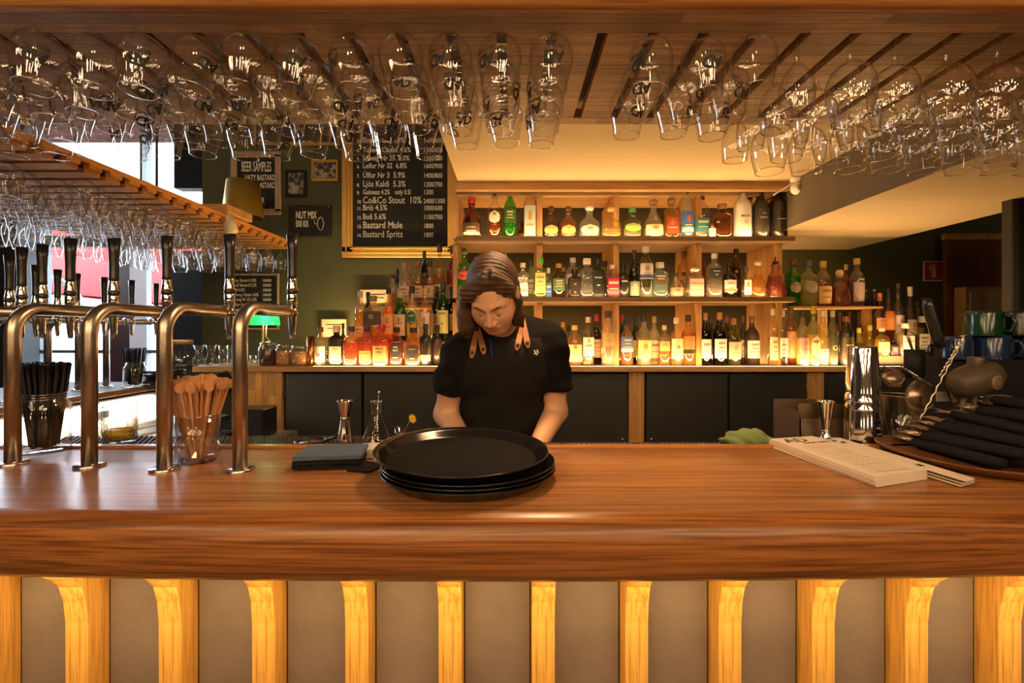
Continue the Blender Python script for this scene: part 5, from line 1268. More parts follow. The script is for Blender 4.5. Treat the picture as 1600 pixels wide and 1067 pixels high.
o = wavy(-.03, .03, -.04, .04, 0, .004, 6, 6, .0008, 5, Mz(-.3)).build('paper_napkin', NAPKIN, None, (XX(578, 1.19), 1.17, Z_BAR + .001)); tag(o, 'black napkin corner sticking out beside the white card box', 'napkin')
o = MB().bbox(-.028, .028, -.035, .035, 0, .026, .002, Mz(.25)).build('card_box', pm('white_card', (.62, .58, .54), .8), None, (XX(577, 1.26), 1.285, Z_BAR + .001)); tag(o, 'small white card box between the napkins and the trays', 'box')
# ---- jiggers
def jigger(px, top, bot, d, wt, waist, wb, wz, label, zb=MT):
    z1 = ZZ(top, d); H = z1 - zb; s = d / F / 2 / math.sqrt(1 + ((px - 800) / F) ** 2) ** .5
    t = thing('jigger', label, 'jigger', (XX(px, d), d, zb), 0)
    MB().lathe([(wb * s, 0), (wb * s, .002), (waist * s, wz * H - .003)], 28).build('lower_cup', CHROME, t)
    MB().lathe([(waist * s * .97, wz * H + .003), (wt * s * .94, H - .004), (wt * s, H), (wt * s * .93, H - .003), (waist * s * .8, wz * H + .01), (.0005, wz * H + .01)], 28).build('upper_cup', CHROME, t)
    MB().lathe([(waist * s, wz * H - .004), (waist * s * 1.15, wz * H - .001), (waist * s * 1.15, wz * H + .001), (waist * s, wz * H + .004)], 28).build('waist_ring', STEEL, t)
jigger(539, 625, 695, 1.45, 26, 13, 26, .60, 'steel double jigger standing left of the conical flask')
jigger(1290, 626, 693, 1.47, 28, 11, 25, .30, 'slim steel jigger standing beside the menus')
# ---- conical flask with spoon, shot glass with yellow flower
t = thing('conical_flask', 'clear glass conical flask with narrow neck', 'flask', (XX(588, 1.45), 1.45, MT))
Rf = .046
MB().lathe([(.0005, .001), (Rf * .9, .001), (Rf, .004), (Rf * .98, .012), (.0150, .092), (.0145, .098), (.0145, .128), (.0175, .131), (.0170, .133), (.0140, .131)], 32).build('glass_body', GLASS, t)
MB().tube([(.0165 * math.cos(a * PI / 12), .0165 * math.sin(a * PI / 12), .132) for a in range(24)], .0014, 6, True).build('rim', GLASSR, t)
b = MB()
for k in range(6):
    z = .03 + .009 * k; r = Rf * .98 + (.015 - Rf * .98) * (z - .012) / .08 + .0005
    b.add([(r * math.sin(a), -r * math.cos(a), z + dz) for dz in (0, .0008) for a in (.2, .35, .5)], [(0, 1, 4, 3), (1, 2, 5, 4)])
b.build('scale_marks', WHITE, t)
o = MB().tube([(0, .0, 0), (.004, -.003, .08), (.009, -.006, .150)], .0017, 8).ball((.0095, -.006, .153), .0042, 8, 6, (1, .5, 1.4)).build('bar_spoon', STEEL, None, (XX(588, 1.45) + .0, 1.45, MT + .006)); tag(o, 'thin steel bar spoon standing in the conical flask', 'spoon')
t = thing('shot_glass', 'small shot glass of water holding a yellow flower', 'glass', (XX(627, 1.46), 1.46, MT))
MB().lathe([(.0005, 0), (.0165, 0), (.0175, .003), (.0200, .055), (.0190, .055), (.0165, .012), (.0005, .010)], 24).build('glass_body', GLASS, t)
MB().lathe([(.0005, .011), (.0160, .012), (.0178, .036), (.0005, .036)], 20).build('water', liquid((.80, .60, .45)), t)
t = thing('yellow_flower', 'small yellow flower leaning in the shot glass', 'flower', (XX(627, 1.46), 1.46, MT + .012))
MB().tube([(-.004, 0, 0), (.012, 0, .035), (.028, -.003, .062)], .0013, 6).build('stem', pm('flower_stem', (.10, .16, .04), .6), t)
YEL = pm('yellow_petal', (.85, .55, .02), .6); c = Vector((.034, -.006, .067)); ax = Vector((.75, -.55, .35)).normalized(); e1 = ax.orthogonal().normalized(); e2 = ax.cross(e1)
b = MB()
for k in range(12):
    a = k * PI / 6; dr = (e1 * math.cos(a) + e2 * math.sin(a)); sd = ax.cross(dr)
    b.add([c, c + dr * .008 + sd * .003 + ax * .001, c + dr * .0165 + ax * .002, c + dr * .008 - sd * .003 + ax * .001], [(0, 1, 2, 3)], False)
b.build('petals', YEL, t); MB().ball(c + ax * .001, .004, 8, 6).build('flower_centre', pm('flower_orange', (.7, .35, .02), .7), t)
# ---- ring strainer on the mat
t = thing('bar_strainer', 'dark round strainer lying on the rubber mat left of the jigger', 'strainer', (XX(485, 1.47), 1.475, MT))
MB().tube([(.045 * math.cos(k * PI / 16), .045 * math.sin(k * PI / 16), .006) for k in range(32)], .005, 8, True).build('coil_ring', BLACKP, t)
MB().lathe([(.0005, .004), (.040, .004), (.040, .006), (.0005, .006)], 24).build('plate', STEEL, t)
MB().tube([(.04, 0, .008), (.075, -.005, .020), (.085, -.008, .034)], .004, 8).build('handle', BLACKP, t)
# ---- cut crystal tumbler with yellow drink
def crystal(name, label, x, y, zb, R, H, cat='glass'):
    t = thing(name, label, cat, (x, y, zb))
    MB().lathe([(.0005, 0), (R * .86, 0), (R * .90, .004), (R * .93, H * .45), (R, H), (R * .94, H), (R * .86, H * .45), (R * .82, .012), (.0005, .012)], 28).build('glass_body', GLASS, t)
    b = MB()
    nf = 12
    for k in range(nf):
        for j in range(3):
            a = 2 * PI * k / nf + (PI / nf if j % 2 else 0); z = H * (.16 + .19 * j); da = PI / nf * .92; dz = H * .17; r = R * (.905 + .05 * z / H)
            q = lambda aa, rr, zz: (rr * math.cos(aa), rr * math.sin(aa), zz)
            c = q(a, r + .0035, z); p = [q(a - da, r, z), q(a, r, z - dz), q(a + da, r, z), q(a, r, z + dz)]
            b.add([c] + p, [(0, 1, 2), (0, 2, 3), (0, 3, 4), (0, 4, 1)], False)
    b.build('cut_facets', GLASSR if False else CUT, t)
    MB().tube([(R * .97 * math.cos(k * PI / 14), R * .97 * math.sin(k * PI / 14), H) for k in range(28)], .0014, 6, True).build('rim', GLASSR, t)
    return t
CUT = glass('cut_glass', (.97, .96, .94), (.45, .42, .4), .12, 1.6, .85)
t = crystal('crystal_tumbler', 'cut crystal tumbler with yellow drink on the mat between two taps', XX(187, 1.49), 1.49, MT, .046, .115)
MB().lathe([(.0005, .013), (.037, .013), (.040, .040), (.0005, .040)], 24).build('yellow_drink', liquid((.85, .55, .06), .4), t)
# ---- stirrer glass
sx_, sy_ = XX(309, 1.235), 1.235
t = crystal('stirrer_glass', 'cut crystal glass full of wooden stirrers between two beer taps', sx_, sy_, Z_BAR, .051, .118)
WST = pm('orange_brown_wood_stirrer', (.62, .30, .13), .6, var=.15, vscale=30)
b = MB(); b.bbox(-.0028, .0028, -.0009, .0009, 0, .185, .0004)
def disc(b, c, r, th, n=14):
    vs = []; 
    for s in (-th, th): vs += [(c[0] + r * math.cos(2 * PI * k / n), s, c[2] + r * math.sin(2 * PI * k / n)) for k in range(n)]
    b.add(vs, [tuple(range(n)), tuple(range(2 * n - 1, n - 1, -1))] + [(k, n + k, n + (k + 1) % n, (k + 1) % n) for k in range(n)], False)
disc(b, (0, 0, .192), .0125, .001)
sm = b.mesh('wooden_stirrer', WST)
for k in range(46):
    a = k * 2.39996; r = .036 * math.sqrt((k + .5) / 46); lean = .25 + r / .036 * .17
    o = bpy.data.objects.new('wooden_stirrer', sm); C.objects.link(o)
    bx, by = .55 * r * math.cos(a) , .55 * r * math.sin(a)
    dirv = Vector((math.cos(a) * r * 1.45, math.sin(a) * r * 1.45, .17)).normalized()
    q = dirv.to_track_quat('Z', 'Y') @ Euler((0, 0, rf.uniform(-1.2, 1.2))).to_quaternion()
    o.rotation_mode = 'QUATERNION'; o.rotation_quaternion = q
    o.location = (sx_ + bx * .9, sy_ + by * .9, Z_BAR + .014 - rf.uniform(0, .004) - (.006 if r > .02 else 0) + .004)
    tag(o, 'wooden stirrer with a round head standing in the crystal glass', 'stirrer', 'wooden stirrers in the crystal glass')
# ---- mason jars with black straws
def mason(label, x, y, zb, R, H):
    t = thing('straw_jar', label, 'jar', (x, y, zb))
    MB().lathe([(.0005, .002), (R * .90, .002), (R, .010), (R, H * .74), (R * .93, H * .82), (R * .80, H * .87), (R * .80, H), (R * .76, H), (R * .76, H * .88), (R * .9, H * .8), (R * .95, H * .7), (R * .95, .02), (.0005, .012)], 28).build('glass_body', GLASS, t)
    b = MB()
    for z in (.89, .93, .97): b.tube([(R * .81 * math.cos(k * PI / 12), R * .81 * math.sin(k * PI / 12), H * z) for k in range(24)], .0014, 5, True)
    b.build('threaded_neck', GLASSR, t); return t
STR = pm('black_straw', (.006, .006, .008), .45, spec=.25)
def straws(x, y, zb, R, H, L, n, label, group):
    m = MB().cone((0, 0, 0), (0, 0, L), .0036, .0036, 8).mesh('drinking_straw', STR)
    for k in range(n):
        a = k * 2.39996; r = R * .62 * math.sqrt((k + .5) / n)
        o = bpy.data.objects.new('drinking_straw', m); C.objects.link(o); o.rotation_mode = 'QUATERNION'
        dv = Vector((math.cos(a) * r * .55, math.sin(a) * r * .55, H)).normalized(); o.rotation_quaternion = dv.to_track_quat('Z', 'Y')
        o.location = (x + math.cos(a) * r * .8, y + math.sin(a) * r * .8, zb + .014 + rf.uniform(0, .008)); tag(o, label, 'straw', group)
jx, jy = XX(69, 1.325), 1.325
mason('large glass jar of black straws behind the leftmost beer taps', jx, jy, Z_BAR, .058, .165)
straws(jx, jy, Z_BAR, .058, .165, .226, 60, 'black drinking straw in the large jar by the taps', 'black straws in the large jar')
jx2, jy2 = XX(211, 2.85), 2.85
mason('small glass jar of black straws on the side counter', jx2, jy2, Z_BAR, .058, .15)
straws(jx2, jy2, Z_BAR, .058, .15, .215, 34, 'black drinking straw in the small jar on the side counter', 'black straws in the small jar')
# black crumpled napkins/cables heap, big jar with gold lid, carafes and glasses
for i in range(5):
    o = wavy(-.085, .085, -.06, .06, 0, .012, 10, 8, .004, 20 + i, Mz(.3 * i)).build('paper_napkin', NAPKIN, None, (XX(252, 2.9), 2.92, Z_BAR + .002 + .020 * i)); tag(o, 'crumpled black napkin in the pile beside the big jar, %s from below' % num[i + 1], 'napkin', 'crumpled black napkins on the side counter')
t = thing('storage_jar', 'big clear storage jar with flat gold lid beside the door', 'jar', (XX(283, 3.1), 3.10, 1.12))
MB().lathe([(.0005, 0), (.085, 0), (.095, .01), (.095, .20), (.07, .235), (.062, .24), (.062, .255)], 28).build('glass_body', GLASS, t)
MB().lathe([(.0005, .275), (.064, .275), (.066, .272), (.066, .250), (.060, .25)], 28).build('lid', BRASS, t)
st = tag(MB().box(-.07, .10, -.1, .1, 0, 1.119).build('jar_stand', BLACKM, None, (XX(283, 3.1) + .02, 3.1, 0)), 'black stand carrying the big clear storage jar', 'stand')
for i, px in enumerate((311, 330)):
    o = MB().lathe([(.0005, .002), (.030, .002), (.033, .006), (.030, .035), (.017, .065), (.016, .075), (.028, .115), (.027, .115), (.015, .075)], 24).build('carafe', GLASS, None, (XX(px, 2.74), 2.74, Z_BACK)); tag(o, ('waisted glass carafe at the left end of the back counter', 'waisted glass carafe second on the back counter')[i], 'carafe', 'waisted carafes on the back counter')
for i, (px, lv) in enumerate(((346, 0), (346, 1), (359, 0), (359, 1), (395, 0), (404, 0))):
    o = MB().lathe([(.0005, .003), (.020, .003), (.023, .008), (.025, .055), (.024, .055), (.021, .010), (.0005, .008)], 20).build('water_glass', GLASS, None, (XX(px, 2.76), 2.78, Z_BACK + .057 * lv)); tag(o, ['lower glass of the first stack beside the carafes', 'upper glass of the first stack beside the carafes', 'lower glass of the second stack beside the carafes', 'upper glass of the second stack beside the carafes', 'single water glass under the green lamp', 'second single water glass beside the dark clip jar'][i], 'glass', 'water glasses on the back counter')
for i, (px, R, H, col, lb) in enumerate(((419, 14, .135, (.06, .025, .015), 'clip top jar of dark beans under the green lamp'), (444, 13, .12, (.50, .26, .10), 'clip top jar of brown sugar, middle of three'), (468, 14, .115, (.46, .24, .12), 'clip top jar of brown spice, rightmost of three'))):
    r = R / F * 2.74; t = thing('clip_jar', lb, 'jar', (XX(px, 2.74), 2.74, Z_BACK), 0, 'clip top jars on the back counter')
    MB().lathe([(.0005, .002), (r * .9, .002), (r, .01), (r, H * .74), (r * .8, H * .84), (r * .8, H * .9)], 22).build('glass_body', GLASS, t)
    MB().lathe([(.0005, .005), (r * .88, .005), (r * .93, .02), (r * .92, H * .68), (.0005, H * .70)], 18).build('contents', pm('jar_contents_%d' % i, col, .8, bump=.8, bscale=200, var=.5, vscale=120), t)
    MB().lathe([(.0005, H), (r * .6, H * .99), (r * .86, H * .93), (r * .86, H * .90)], 22).build('lid', GLASSR, t)
    MB().tube([(r * .84 * math.cos(k * PI / 10), r * .84 * math.sin(k * PI / 10), H * .885) for k in range(20)], .0016, 6, True).build('wire_clip', STEEL, t)
t = thing('copper_cup', 'tall copper cup beside the jars on the back counter', 'cup', (XX(486, 2.74), 2.74, Z_BACK))
MB().lathe([(.0005, 0), (.020, 0), (.022, .003), (.024, .165), (.023, .165), (.020, .01), (.0005, .008)], 22).build('cup_body', pm('copper', (.72, .30, .14), .25, 1), t)
# ---- banker lamp green shade, its glow
t = thing('banker_lamp', 'green glass banker lamp with brass stem on the back counter', 'lamp', (XX(411, 2.95), 2.95, Z_BACK))
EMG = glass('green_lamp_glass', (.10, .85, .25), (.5, .6, .5), .06, 3, .5, .75, .1, (.02, .75, .18))
b = MB(); n = 14; vs = []; fs = []
zt = ZZ(490, 2.95) - Z_BACK; zbm = ZZ(508, 2.95) - Z_BACK
for i, x in enumerate((-.085, -.08, 0, .08, .085)):
    for k in range(9):
        a = PI * k / 8; s = .6 if i in (0, 4) else 1
        vs.append((x, -.05 * math.cos(a) * s, zbm + (zt - zbm) * math.sin(a) * s))
for i in range(4):
    for k in range(8): fs.append((i * 9 + k, i * 9 + k + 1, (i + 1) * 9 + k + 1, (i + 1) * 9 + k))
b.add(vs, fs).build('lamp_shade', EMG, t)
MB().lathe([(.0005, 0), (.05, 0), (.05, .012), (.01, .02), (.006, .03), (.005, zbm + .02)], 20).build('stem', BRASS, t)
MB().tube([(.02, .0, zbm), (.022, -.01, zbm - .07), (.05, -.01, zbm - .10)], .004, 8).build('arm', BRASS, t)
l_ = bpy.data.lights.new('banker_lamp_bulb', 'POINT'); l_.energy = 1.2; l_.color = (1, .85, .55); l_.shadow_soft_size = .02; o = bpy.data.objects.new('banker_lamp_bulb', l_); o.location = (XX(411, 2.95) + .03, 2.95, ZZ(503, 2.95)); C.objects.link(o)
# ---- touch screen till
t = thing('till_screen', 'small black touch screen till standing behind the taps', 'till', (XX(333, 2.3), 2.30, .951))
M_ = Matrix.Translation((.0, 0, .245)) @ Matrix.Rotation(math.radians(-14), 4, 'Y') @ Matrix.Rotation(math.radians(-50), 4, 'X')
MB().bbox(-.11, .11, -.065, .065, -.012, 0, .003, M_).build('housing', BLACKP, t)
MB().box(-.10, .10, -.055, .055, 0, .0012, M_).build('screen', pm('grey_green_screen', (.06, .075, .06), .2), t)
MB().cone((0, .03, 0), (0, .01, .235), .02, .015, 12).box(-.07, .07, -.05, .08, 0, .012).build('stand', BLACKP, t)
o = MB().bbox(-.075, .075, -.07, .07, 0, .135, .006).build('receipt_printer', BLACKP, None, (XX(384, 2.25), 2.33, .951)); tag(o, 'black receipt printer beside the oak end panel', 'printer')
# ---- folded green cloth
CLO = pm('green_terry_cloth', (.22, .30, .12), .95, bump=.8, bscale=260, var=.15)
def cloth_f(p):
    q = p - A(XX(1170, 1.46), 1.458, MT)
    z = q[:, 2]; d = ell(q, (-.012, 0, .012), (.068, .040, .026))
    d = smin(d, ell(q, (-.02, -.008, .022), (.040, .030, .024)), .01); d = smin(d, ell(q, (.045, -.004, .006), (.040, .030, .012)), .01); d = smin(d, ell(q, (.012, 0, .028), (.032, .026, .020)), .008)
    d = d + .0030 * np.sin(q[:, 0] * 130 + 14 * z * 10 + q[:, 1] * 70) + .002 * np.sin(q[:, 1] * 150 + q[:, 0] * 60)
    return np.maximum(d, -z + .001)
pv, pq = surface_net(cloth_f, (XX(1170, 1.46) - .1, 1.40, MT - .004), (XX(1170, 1.46) + .1, 1.51, MT + .06), .0032)
me = bpy.data.meshes.new('bar_cloth'); me.from_pydata(pv.tolist(), [], pq.tolist()); me.materials.append(CLO); me.polygons.foreach_set('use_smooth', [True] * len(me.polygons)); me.update()
o = bpy.data.objects.new('bar_cloth', me); C.objects.link(o); tag(o, 'crumpled green bar cloth lying on the rubber mat', 'cloth')
# ---- menus
mx, my = XX(1330, 1.22), 1.21
c = [Vector((.737, 1.386)), Vector((.885, 1.424)), Vector((.925, 1.078)), Vector((.768, 1.022))]
MEN = []
for k in range(7):
    jit = Matrix.Rotation(rf.uniform(-.012, .012), 2); cc = sum(c, Vector((0, 0))) / 4
    q = [cc + jit @ (v - cc) + Vector((rf.uniform(-.002, .002), 0)) for v in c]; z = Z_BAR + .001 + .0032 * k
    lb = 'folded cream paper menu in the stack, %s from below' % num[k + 1] if k < 6 else 'top cream paper menu with black monogram and printed list'
    t = thing('paper_menu', lb, 'menu', (cc.x, cc.y, z), 0, 'cream paper menus in the stack')
    b = MB(); vs = []; bend = .0006
    for zz in (0, .0013): vs += [(v.x - cc.x, v.y - cc.y, zz) for v in q]
    b.add(vs, [(3, 2, 1, 0), (4, 5, 6, 7), (0, 1, 5, 4), (1, 2, 6, 5), (2, 3, 7, 6), (3, 0, 4, 7)], False)
    for zz in (.0016, .0028): vs = vs
    b.add([(v[0] * .998, v[1] * .998, v[2] + .0015) for v in vs[:8]], [(3, 2, 1, 0), (4, 5, 6, 7), (0, 1, 5, 4), (1, 2, 6, 5), (2, 3, 7, 6), (3, 0, 4, 7)], False)
    b.build('sheet', PAPER, t)
ang = math.atan2(.925 - .885, -(1.078 - 1.424)) * -1
az = math.atan2(c[1].y - c[0].y, c[1].x - c[0].x)
ex = (c[1] - c[0]).normalized(); ey = (c[0] - c[3]).normalized()
def on_menu(parent, cc, body, size, u, v, z, bold=.0006, sx=1.0, align='LEFT', o0=None, exx=ex, eyy=ey):
    me = text_mesh(body, size, 0, align, sx, 1.0, bold); me.materials.clear(); me.materials.append(INK)
    for w_ in me.vertices:
        p = o0 + exx * (u + w_.co.x) + eyy * (v + w_.co.y); w_.co = (p.x - cc.x, p.y - cc.y, z)
    o = bpy.data.objects.new('lettering', me); C.objects.link(o); o.parent = parent
cc = sum(c, Vector((0, 0))) / 4; o0 = c[3]; H_ = (c[0] - c[3]).length
on_menu(t, cc, 'AD', .055, .022, H_ - .055, .0031, .0012, o0=o0); on_menu(t, cc, 'BASTARD', .020, .062, H_ - .078, .0031, .0006, o0=o0)
b = MB()
def strip_line(b, cc, o0, u0, u1, v, z, th=.0012, exx=ex, eyy=ey):
    ps = [o0 + exx * u0 + eyy * v, o0 + exx * u1 + eyy * v, o0 + exx * u1 + eyy * (v + th), o0 + exx * u0 + eyy * (v + th)]
    b.add([(p.x - cc.x, p.y - cc.y, z) for p in ps], [(0, 1, 2, 3)], False)
strip_line(b, cc, o0, .03, .125, H_ - .105, .0031, .0018)
for k in range(17):
    v = H_ - .122 - k * .0135; u = .026
    while u < .125:
        l = rf.uniform(.006, .022); strip_line(b, cc, o0, u, min(u + l, .13), v, .0031, .0022 if k % 4 == 0 else .0013); u += l + .003
    if k % 4 == 3: pass
b.build('printed_lines', INK, t)
c2 = [Vector((.905, 1.452)), Vector((.985, 1.452)), Vector((1.005, 1.050)), Vector((.945, 1.02))]
for k in range(3):
    cc2 = sum(c2, Vector((0, 0))) / 4
    t = thing('paper_menu', ('lower open cream menu beside the brown tray', 'middle open cream menu beside the brown tray', 'curled open cream menu on top beside the brown tray')[k], 'menu', (cc2.x, cc2.y, Z_BAR + .001 + .004 * k), 0, 'open menus beside the tray')
    b = MB(); vs = []; fs = []
    for i in range(9):
        u = i / 8; 
        for j in (0, 1):
            p = c2[0].lerp(c2[1], u) if j else c2[3].lerp(c2[2], u)
            vs.append((p.x - cc2.x + .004 * k * (1 - u), p.y - cc2.y, .0012 + (.0015 * k) * max(0, 1 - u * 4)))
    n_ = len(vs)
    vs += [(v[0], v[1], v[2] + .0012) for v in vs]
    for i in range(8): fs += [(2 * i, 2 * i + 1, 2 * i + 3, 2 * i + 2), (n_ + 2 * i, n_ + 2 * i + 2, n_ + 2 * i + 3, n_ + 2 * i + 1)]
    b.add(vs, fs).build('sheet', PAPER, t)
    if k == 2:
        b = MB(); q = lambda u, v: (c2[3] + (c2[2] - c2[3]) * u + (c2[0] - c2[3]) * v)
        for u0, v0 in ((.5, .25), (.35, .86), (.55, .80), (.45, .92)):
            ps = [q(u0, v0), q(u0 + .25, v0 - .01), q(u0 + .25, v0 + .03), q(u0 + .02, v0 + .035)]
            b.add([(p.x - cc2.x, p.y - cc2.y, .0028) for p in ps], [(0, 1, 2, 3)], False)
        b.build('printed_drawing', INK, t)
# ---- brown tray with cutlery rolled in black napkins
t = thing('wooden_tray', 'brown oval tray under the napkin rolled cutlery', 'tray', (1.28, 1.235, Z_BAR))
b = MB(); Rx, Ry = .285, .215
for zz in (0,):
    b.lathe([(.0005, .003), (.90, .003), (.955, .012), (1.0, .022), (1.0, .025), (.985, .025), (.94, .014), (.88, .007), (.0005, .007)], 56, sx=Rx, sy=Ry, n=2.8)
b.build('tray_body', pm('brown_tray_wood', (.16, .06, .02), .35, var=.2), t)
t0 = None
FORKM = pm('dull_cutlery_steel', (.78, .66, .54), .32, 1)
def make_roll():
    t = thing('cutlery_roll', 'x', 'cutlery', (0, 0, 0), 0, 'cutlery rolled in black napkins on the tray')
    b = MB(); n = 14; prof = [(.006, -.105), (.0205, -.100), (.0225, 0), (.0215, .075), (.019, .090)]
    Mx = Matrix.Rotation(math.radians(90), 4, 'Y') @ Matrix.Rotation(PI, 4, 'X')
    b.lathe(prof, n, sx=.62, sy=1.0, M=Matrix.Rotation(math.radians(-90), 4, 'Y'), cap0=True, cap1=True); b.build('napkin', NAPKIN, t)
    for i, oy in enumerate((-.007, .008)):
        b = MB()
        x0 = -.088
        b.tube([(x0 + .02, oy, .002), (x0 - .012, oy, .003), (x0 - .022, oy, .003)], [.003, .003, .006], 6, flat=.5)
        for s in (-1.5, -.5, .5, 1.5): b.tube([(x0 - .022, oy + s * .0030, .003), (x0 - .042, oy + s * .0036, .006), (x0 - .062, oy + s * .0034, .004)], [.0014, .0012, .0006], 5)
        b.build('fork', FORKM, t)
    return t
lay = ['bottom', 'second', 'third', 'fourth', 'top']
for lvl, (n_, x0_, z) in enumerate(((9, 1.125, .024), (9, 1.150, .046), (8, 1.20, .068), (7, 1.255, .090), (6, 1.31, .112), (4, 1.37, .134))):
    for i in range(n_):
        lb = 'black napkin rolled round forks, %s from the left in the %s layer' % (num[i + 1], (lay + ['topmost'])[lvl])
        if t0 is None: t = t0 = make_roll(); t['label'] = lb
        else: t = dup(t0, label=lb)
        t.location = (x0_ + .043 * i + rf.uniform(-.005, .005), 1.235 + rf.uniform(-.022, .022) + .006 * lvl, Z_BAR + z); t.scale = (1.22, 1, 1)
        t.rotation_euler = (rf.uniform(-.25, .25), rf.uniform(-.06, .05), -PI / 2 + rf.uniform(-.05, .20))
# ---- steel shaker tins
def tin(zb, rb, rt, H, label):
    t = thing('shaker_tin', label, 'shaker', (XX(1348, 1.45), 1.45, zb), 0, 'stacked steel shaker tins')
    MB().lathe([(rb, 0), (rb + .0015, .002), (rb, .005), (rb - .001, .03), (rt + .002, H - .006), (rt, H), (rt * .9, H + .001), (rt * .85, H - .002), (.0005, H - .002)], 40).build('tin_body', CHROME, t)
tin(MT, .050, .044, .150, 'large steel shaker tin upside down at the bottom of the stack'); tin(MT + .108, .0475, .041, .085, 'middle steel shaker tin in the stack beside the menus'); tin(MT + .132, .0465, .0345, .165, 'top steel shaker tin with ribbed sides in the stack')
# steel caddy box
t = thing('steel_caddy', 'open brown steel caddy box behind the slim jigger', 'box', (XX(1272, 1.56), 1.56, 1.06))
cw = .075; b = MB(); Hc = ZZ(640, 1.56) - 1.06
b.box(-cw, cw, -.05, -.047, 0, Hc - .02).box(-cw, cw, .10, .103, 0, Hc + .02).box(-cw, -cw + .003, -.05, .10, 0, Hc).box(cw - .003, cw, -.05, .10, 0, Hc).box(-cw, cw, -.05, .10, 0, .003)
b.add([(-cw, -.05, Hc - .02), (cw, -.05, Hc - .02), (cw - .01, -.07, Hc + .03), (-cw - .02, -.07, Hc + .03)], [(0, 1, 2, 3)], False); b.build('box_body', pm('brown_steel', (.30, .22, .15), .35, .8), t)
# straining tools in a glass holder
gx, gy = XX(1432, 1.42), 1.46
t = thing('tool_jar', 'glass jar holding bar tools behind the cutlery', 'jar', (gx - .02, gy, MT))
MB().lathe([(.0005, .002), (.052, .002), (.055, .008), (.055, .15), (.053, .15), (.052, .012), (.0005, .01)], 28).build('glass_body', GLASS, t); MB().tube([(gx * 0 + .054 * math.cos(k * PI / 14), .054 * math.sin(k * PI / 14), .15) for k in range(28)], .0015, 6, True).build('rim', GLASSR, t)
def px3(px, py, d): v = P(px, py, d); return v
BRZ = pm('worn_brown_steel', (.40, .30, .22), .3, .9)
# fine strainer bowl with two hoops
t = thing('fine_strainer', 'small mesh strainer with wire hoops leaning in the tool jar', 'strainer', px3(1396, 590, 1.47))
b = MB(); r = .026
b.tube([(r * 1.15 * math.cos(k * PI / 14), -.004, r * .75 * math.sin(k * PI / 14)) for k in range(28)], .0022, 6, True); b.tube([(-.03, .0, .035), (-.01, -.012, .026), (.018, -.015, -.004), (.010, -.012, -.026), (-.012, -.012, -.022), (-.028, -.01, .0)], .0014, 6); b.build('hoop', BRZ, t)
MB().lathe([(r * 1.1, 0), (r * .9, .014), (r * .5, .024), (.0005, .028)], 20, M=Matrix.Rotation(math.radians(-90), 4, 'X')).build('mesh_bowl', BRZ, t)
# hawthorne strainer: disc with spring
t = thing('spring_strainer', 'round cocktail strainer with coiled spring standing in the tool jar', 'strainer', px3(1438, 618, 1.44))
b = MB(); R = .043
MB().lathe([(.0005, 0), (R * .9, 0), (R * .9, .0015), (.0005, .0015)], 28, M=Matrix.Rotation(math.radians(80), 4, 'X')).build('disc', BRZ, t)
pts = [];
for k in range(260):
    a = PI * .55 + k / 260 * PI * 1.25; th = k * .95; rr = R + .0045 * math.cos(th); pts.append((rr * math.cos(a), -.002 + .0045 * math.sin(th), rr * math.sin(a)))
MB().tube(pts, .0009, 4).build('spring', STEEL, t)
MB().tube([(.0, .0, .03), (-.02, -.01, .055), (-.028, -.012, .06)], .005, 8).build('handle', BRZ, t)
o = MB().tube([px3(1409, 573, 1.42), px3(1459, 605, 1.40)], [.0075, .0085], 10, flat=.35).build('steel_peeler', CHROME); tag(o, 'shiny steel tool handle lying across the strainers', 'tool')
# muddler in black
o = MB().cone(px3(1428, 590, 1.49), px3(1429, 546, 1.49), .026, .026, 24).build('black_muddler', BLACKM); tag(o, 'thick black muddler standing in the tool jar', 'muddler')
o = MB().tube([px3(1430, 560, 1.50), px3(1420, 530, 1.50), px3(1418, 524, 1.50)], [.003, .004, .006], 8, flat=.5).build('bar_spoon', BRZ); tag(o, 'bar spoon with flat brown end behind the black muddler', 'spoon')
# knife
t = thing('chef_knife', 'knife with long black handle standing point down in the tools', 'knife', px3(1470, 560, 1.42))
def rel(px, py, d): return P(px, py, d) - P(1470, 560, 1.42)
MB().tube([rel(1448, 466, 1.42), rel(1450, 478, 1.42), rel(1465, 528, 1.42), rel(1470, 543, 1.42)], [.010, .0145, .0155, .013], 12, flat=.55).build('handle', BLACKP, t)
a0, a1, a2, a3 = rel(1457, 542, 1.42), rel(1468, 542, 1.42), rel(1490, 640, 1.42), rel(1475, 600, 1.42)
b = MB(); th = Vector((0, .002, 0)); vs = [a0, a1, a2, a3]; b.add(vs + [v + th for v in vs], [(0, 1, 2, 3), (7, 6, 5, 4), (0, 4, 5, 1), (1, 5, 6, 2), (2, 6, 7, 3), (3, 7, 4, 0)], False).build('blade', pm('dark_blade', (.06, .055, .05), .3, .8), t)
o = MB().tube([px3(1460 + 13 * math.cos(k * PI / 12) * .8, 547 + 10 * math.sin(k * PI / 12), 1.45) for k in range(24)], .0022, 6, True).build('scissor_ring', BLACKP); tag(o, 'black ring handle of scissors behind the knife', 'scissors')
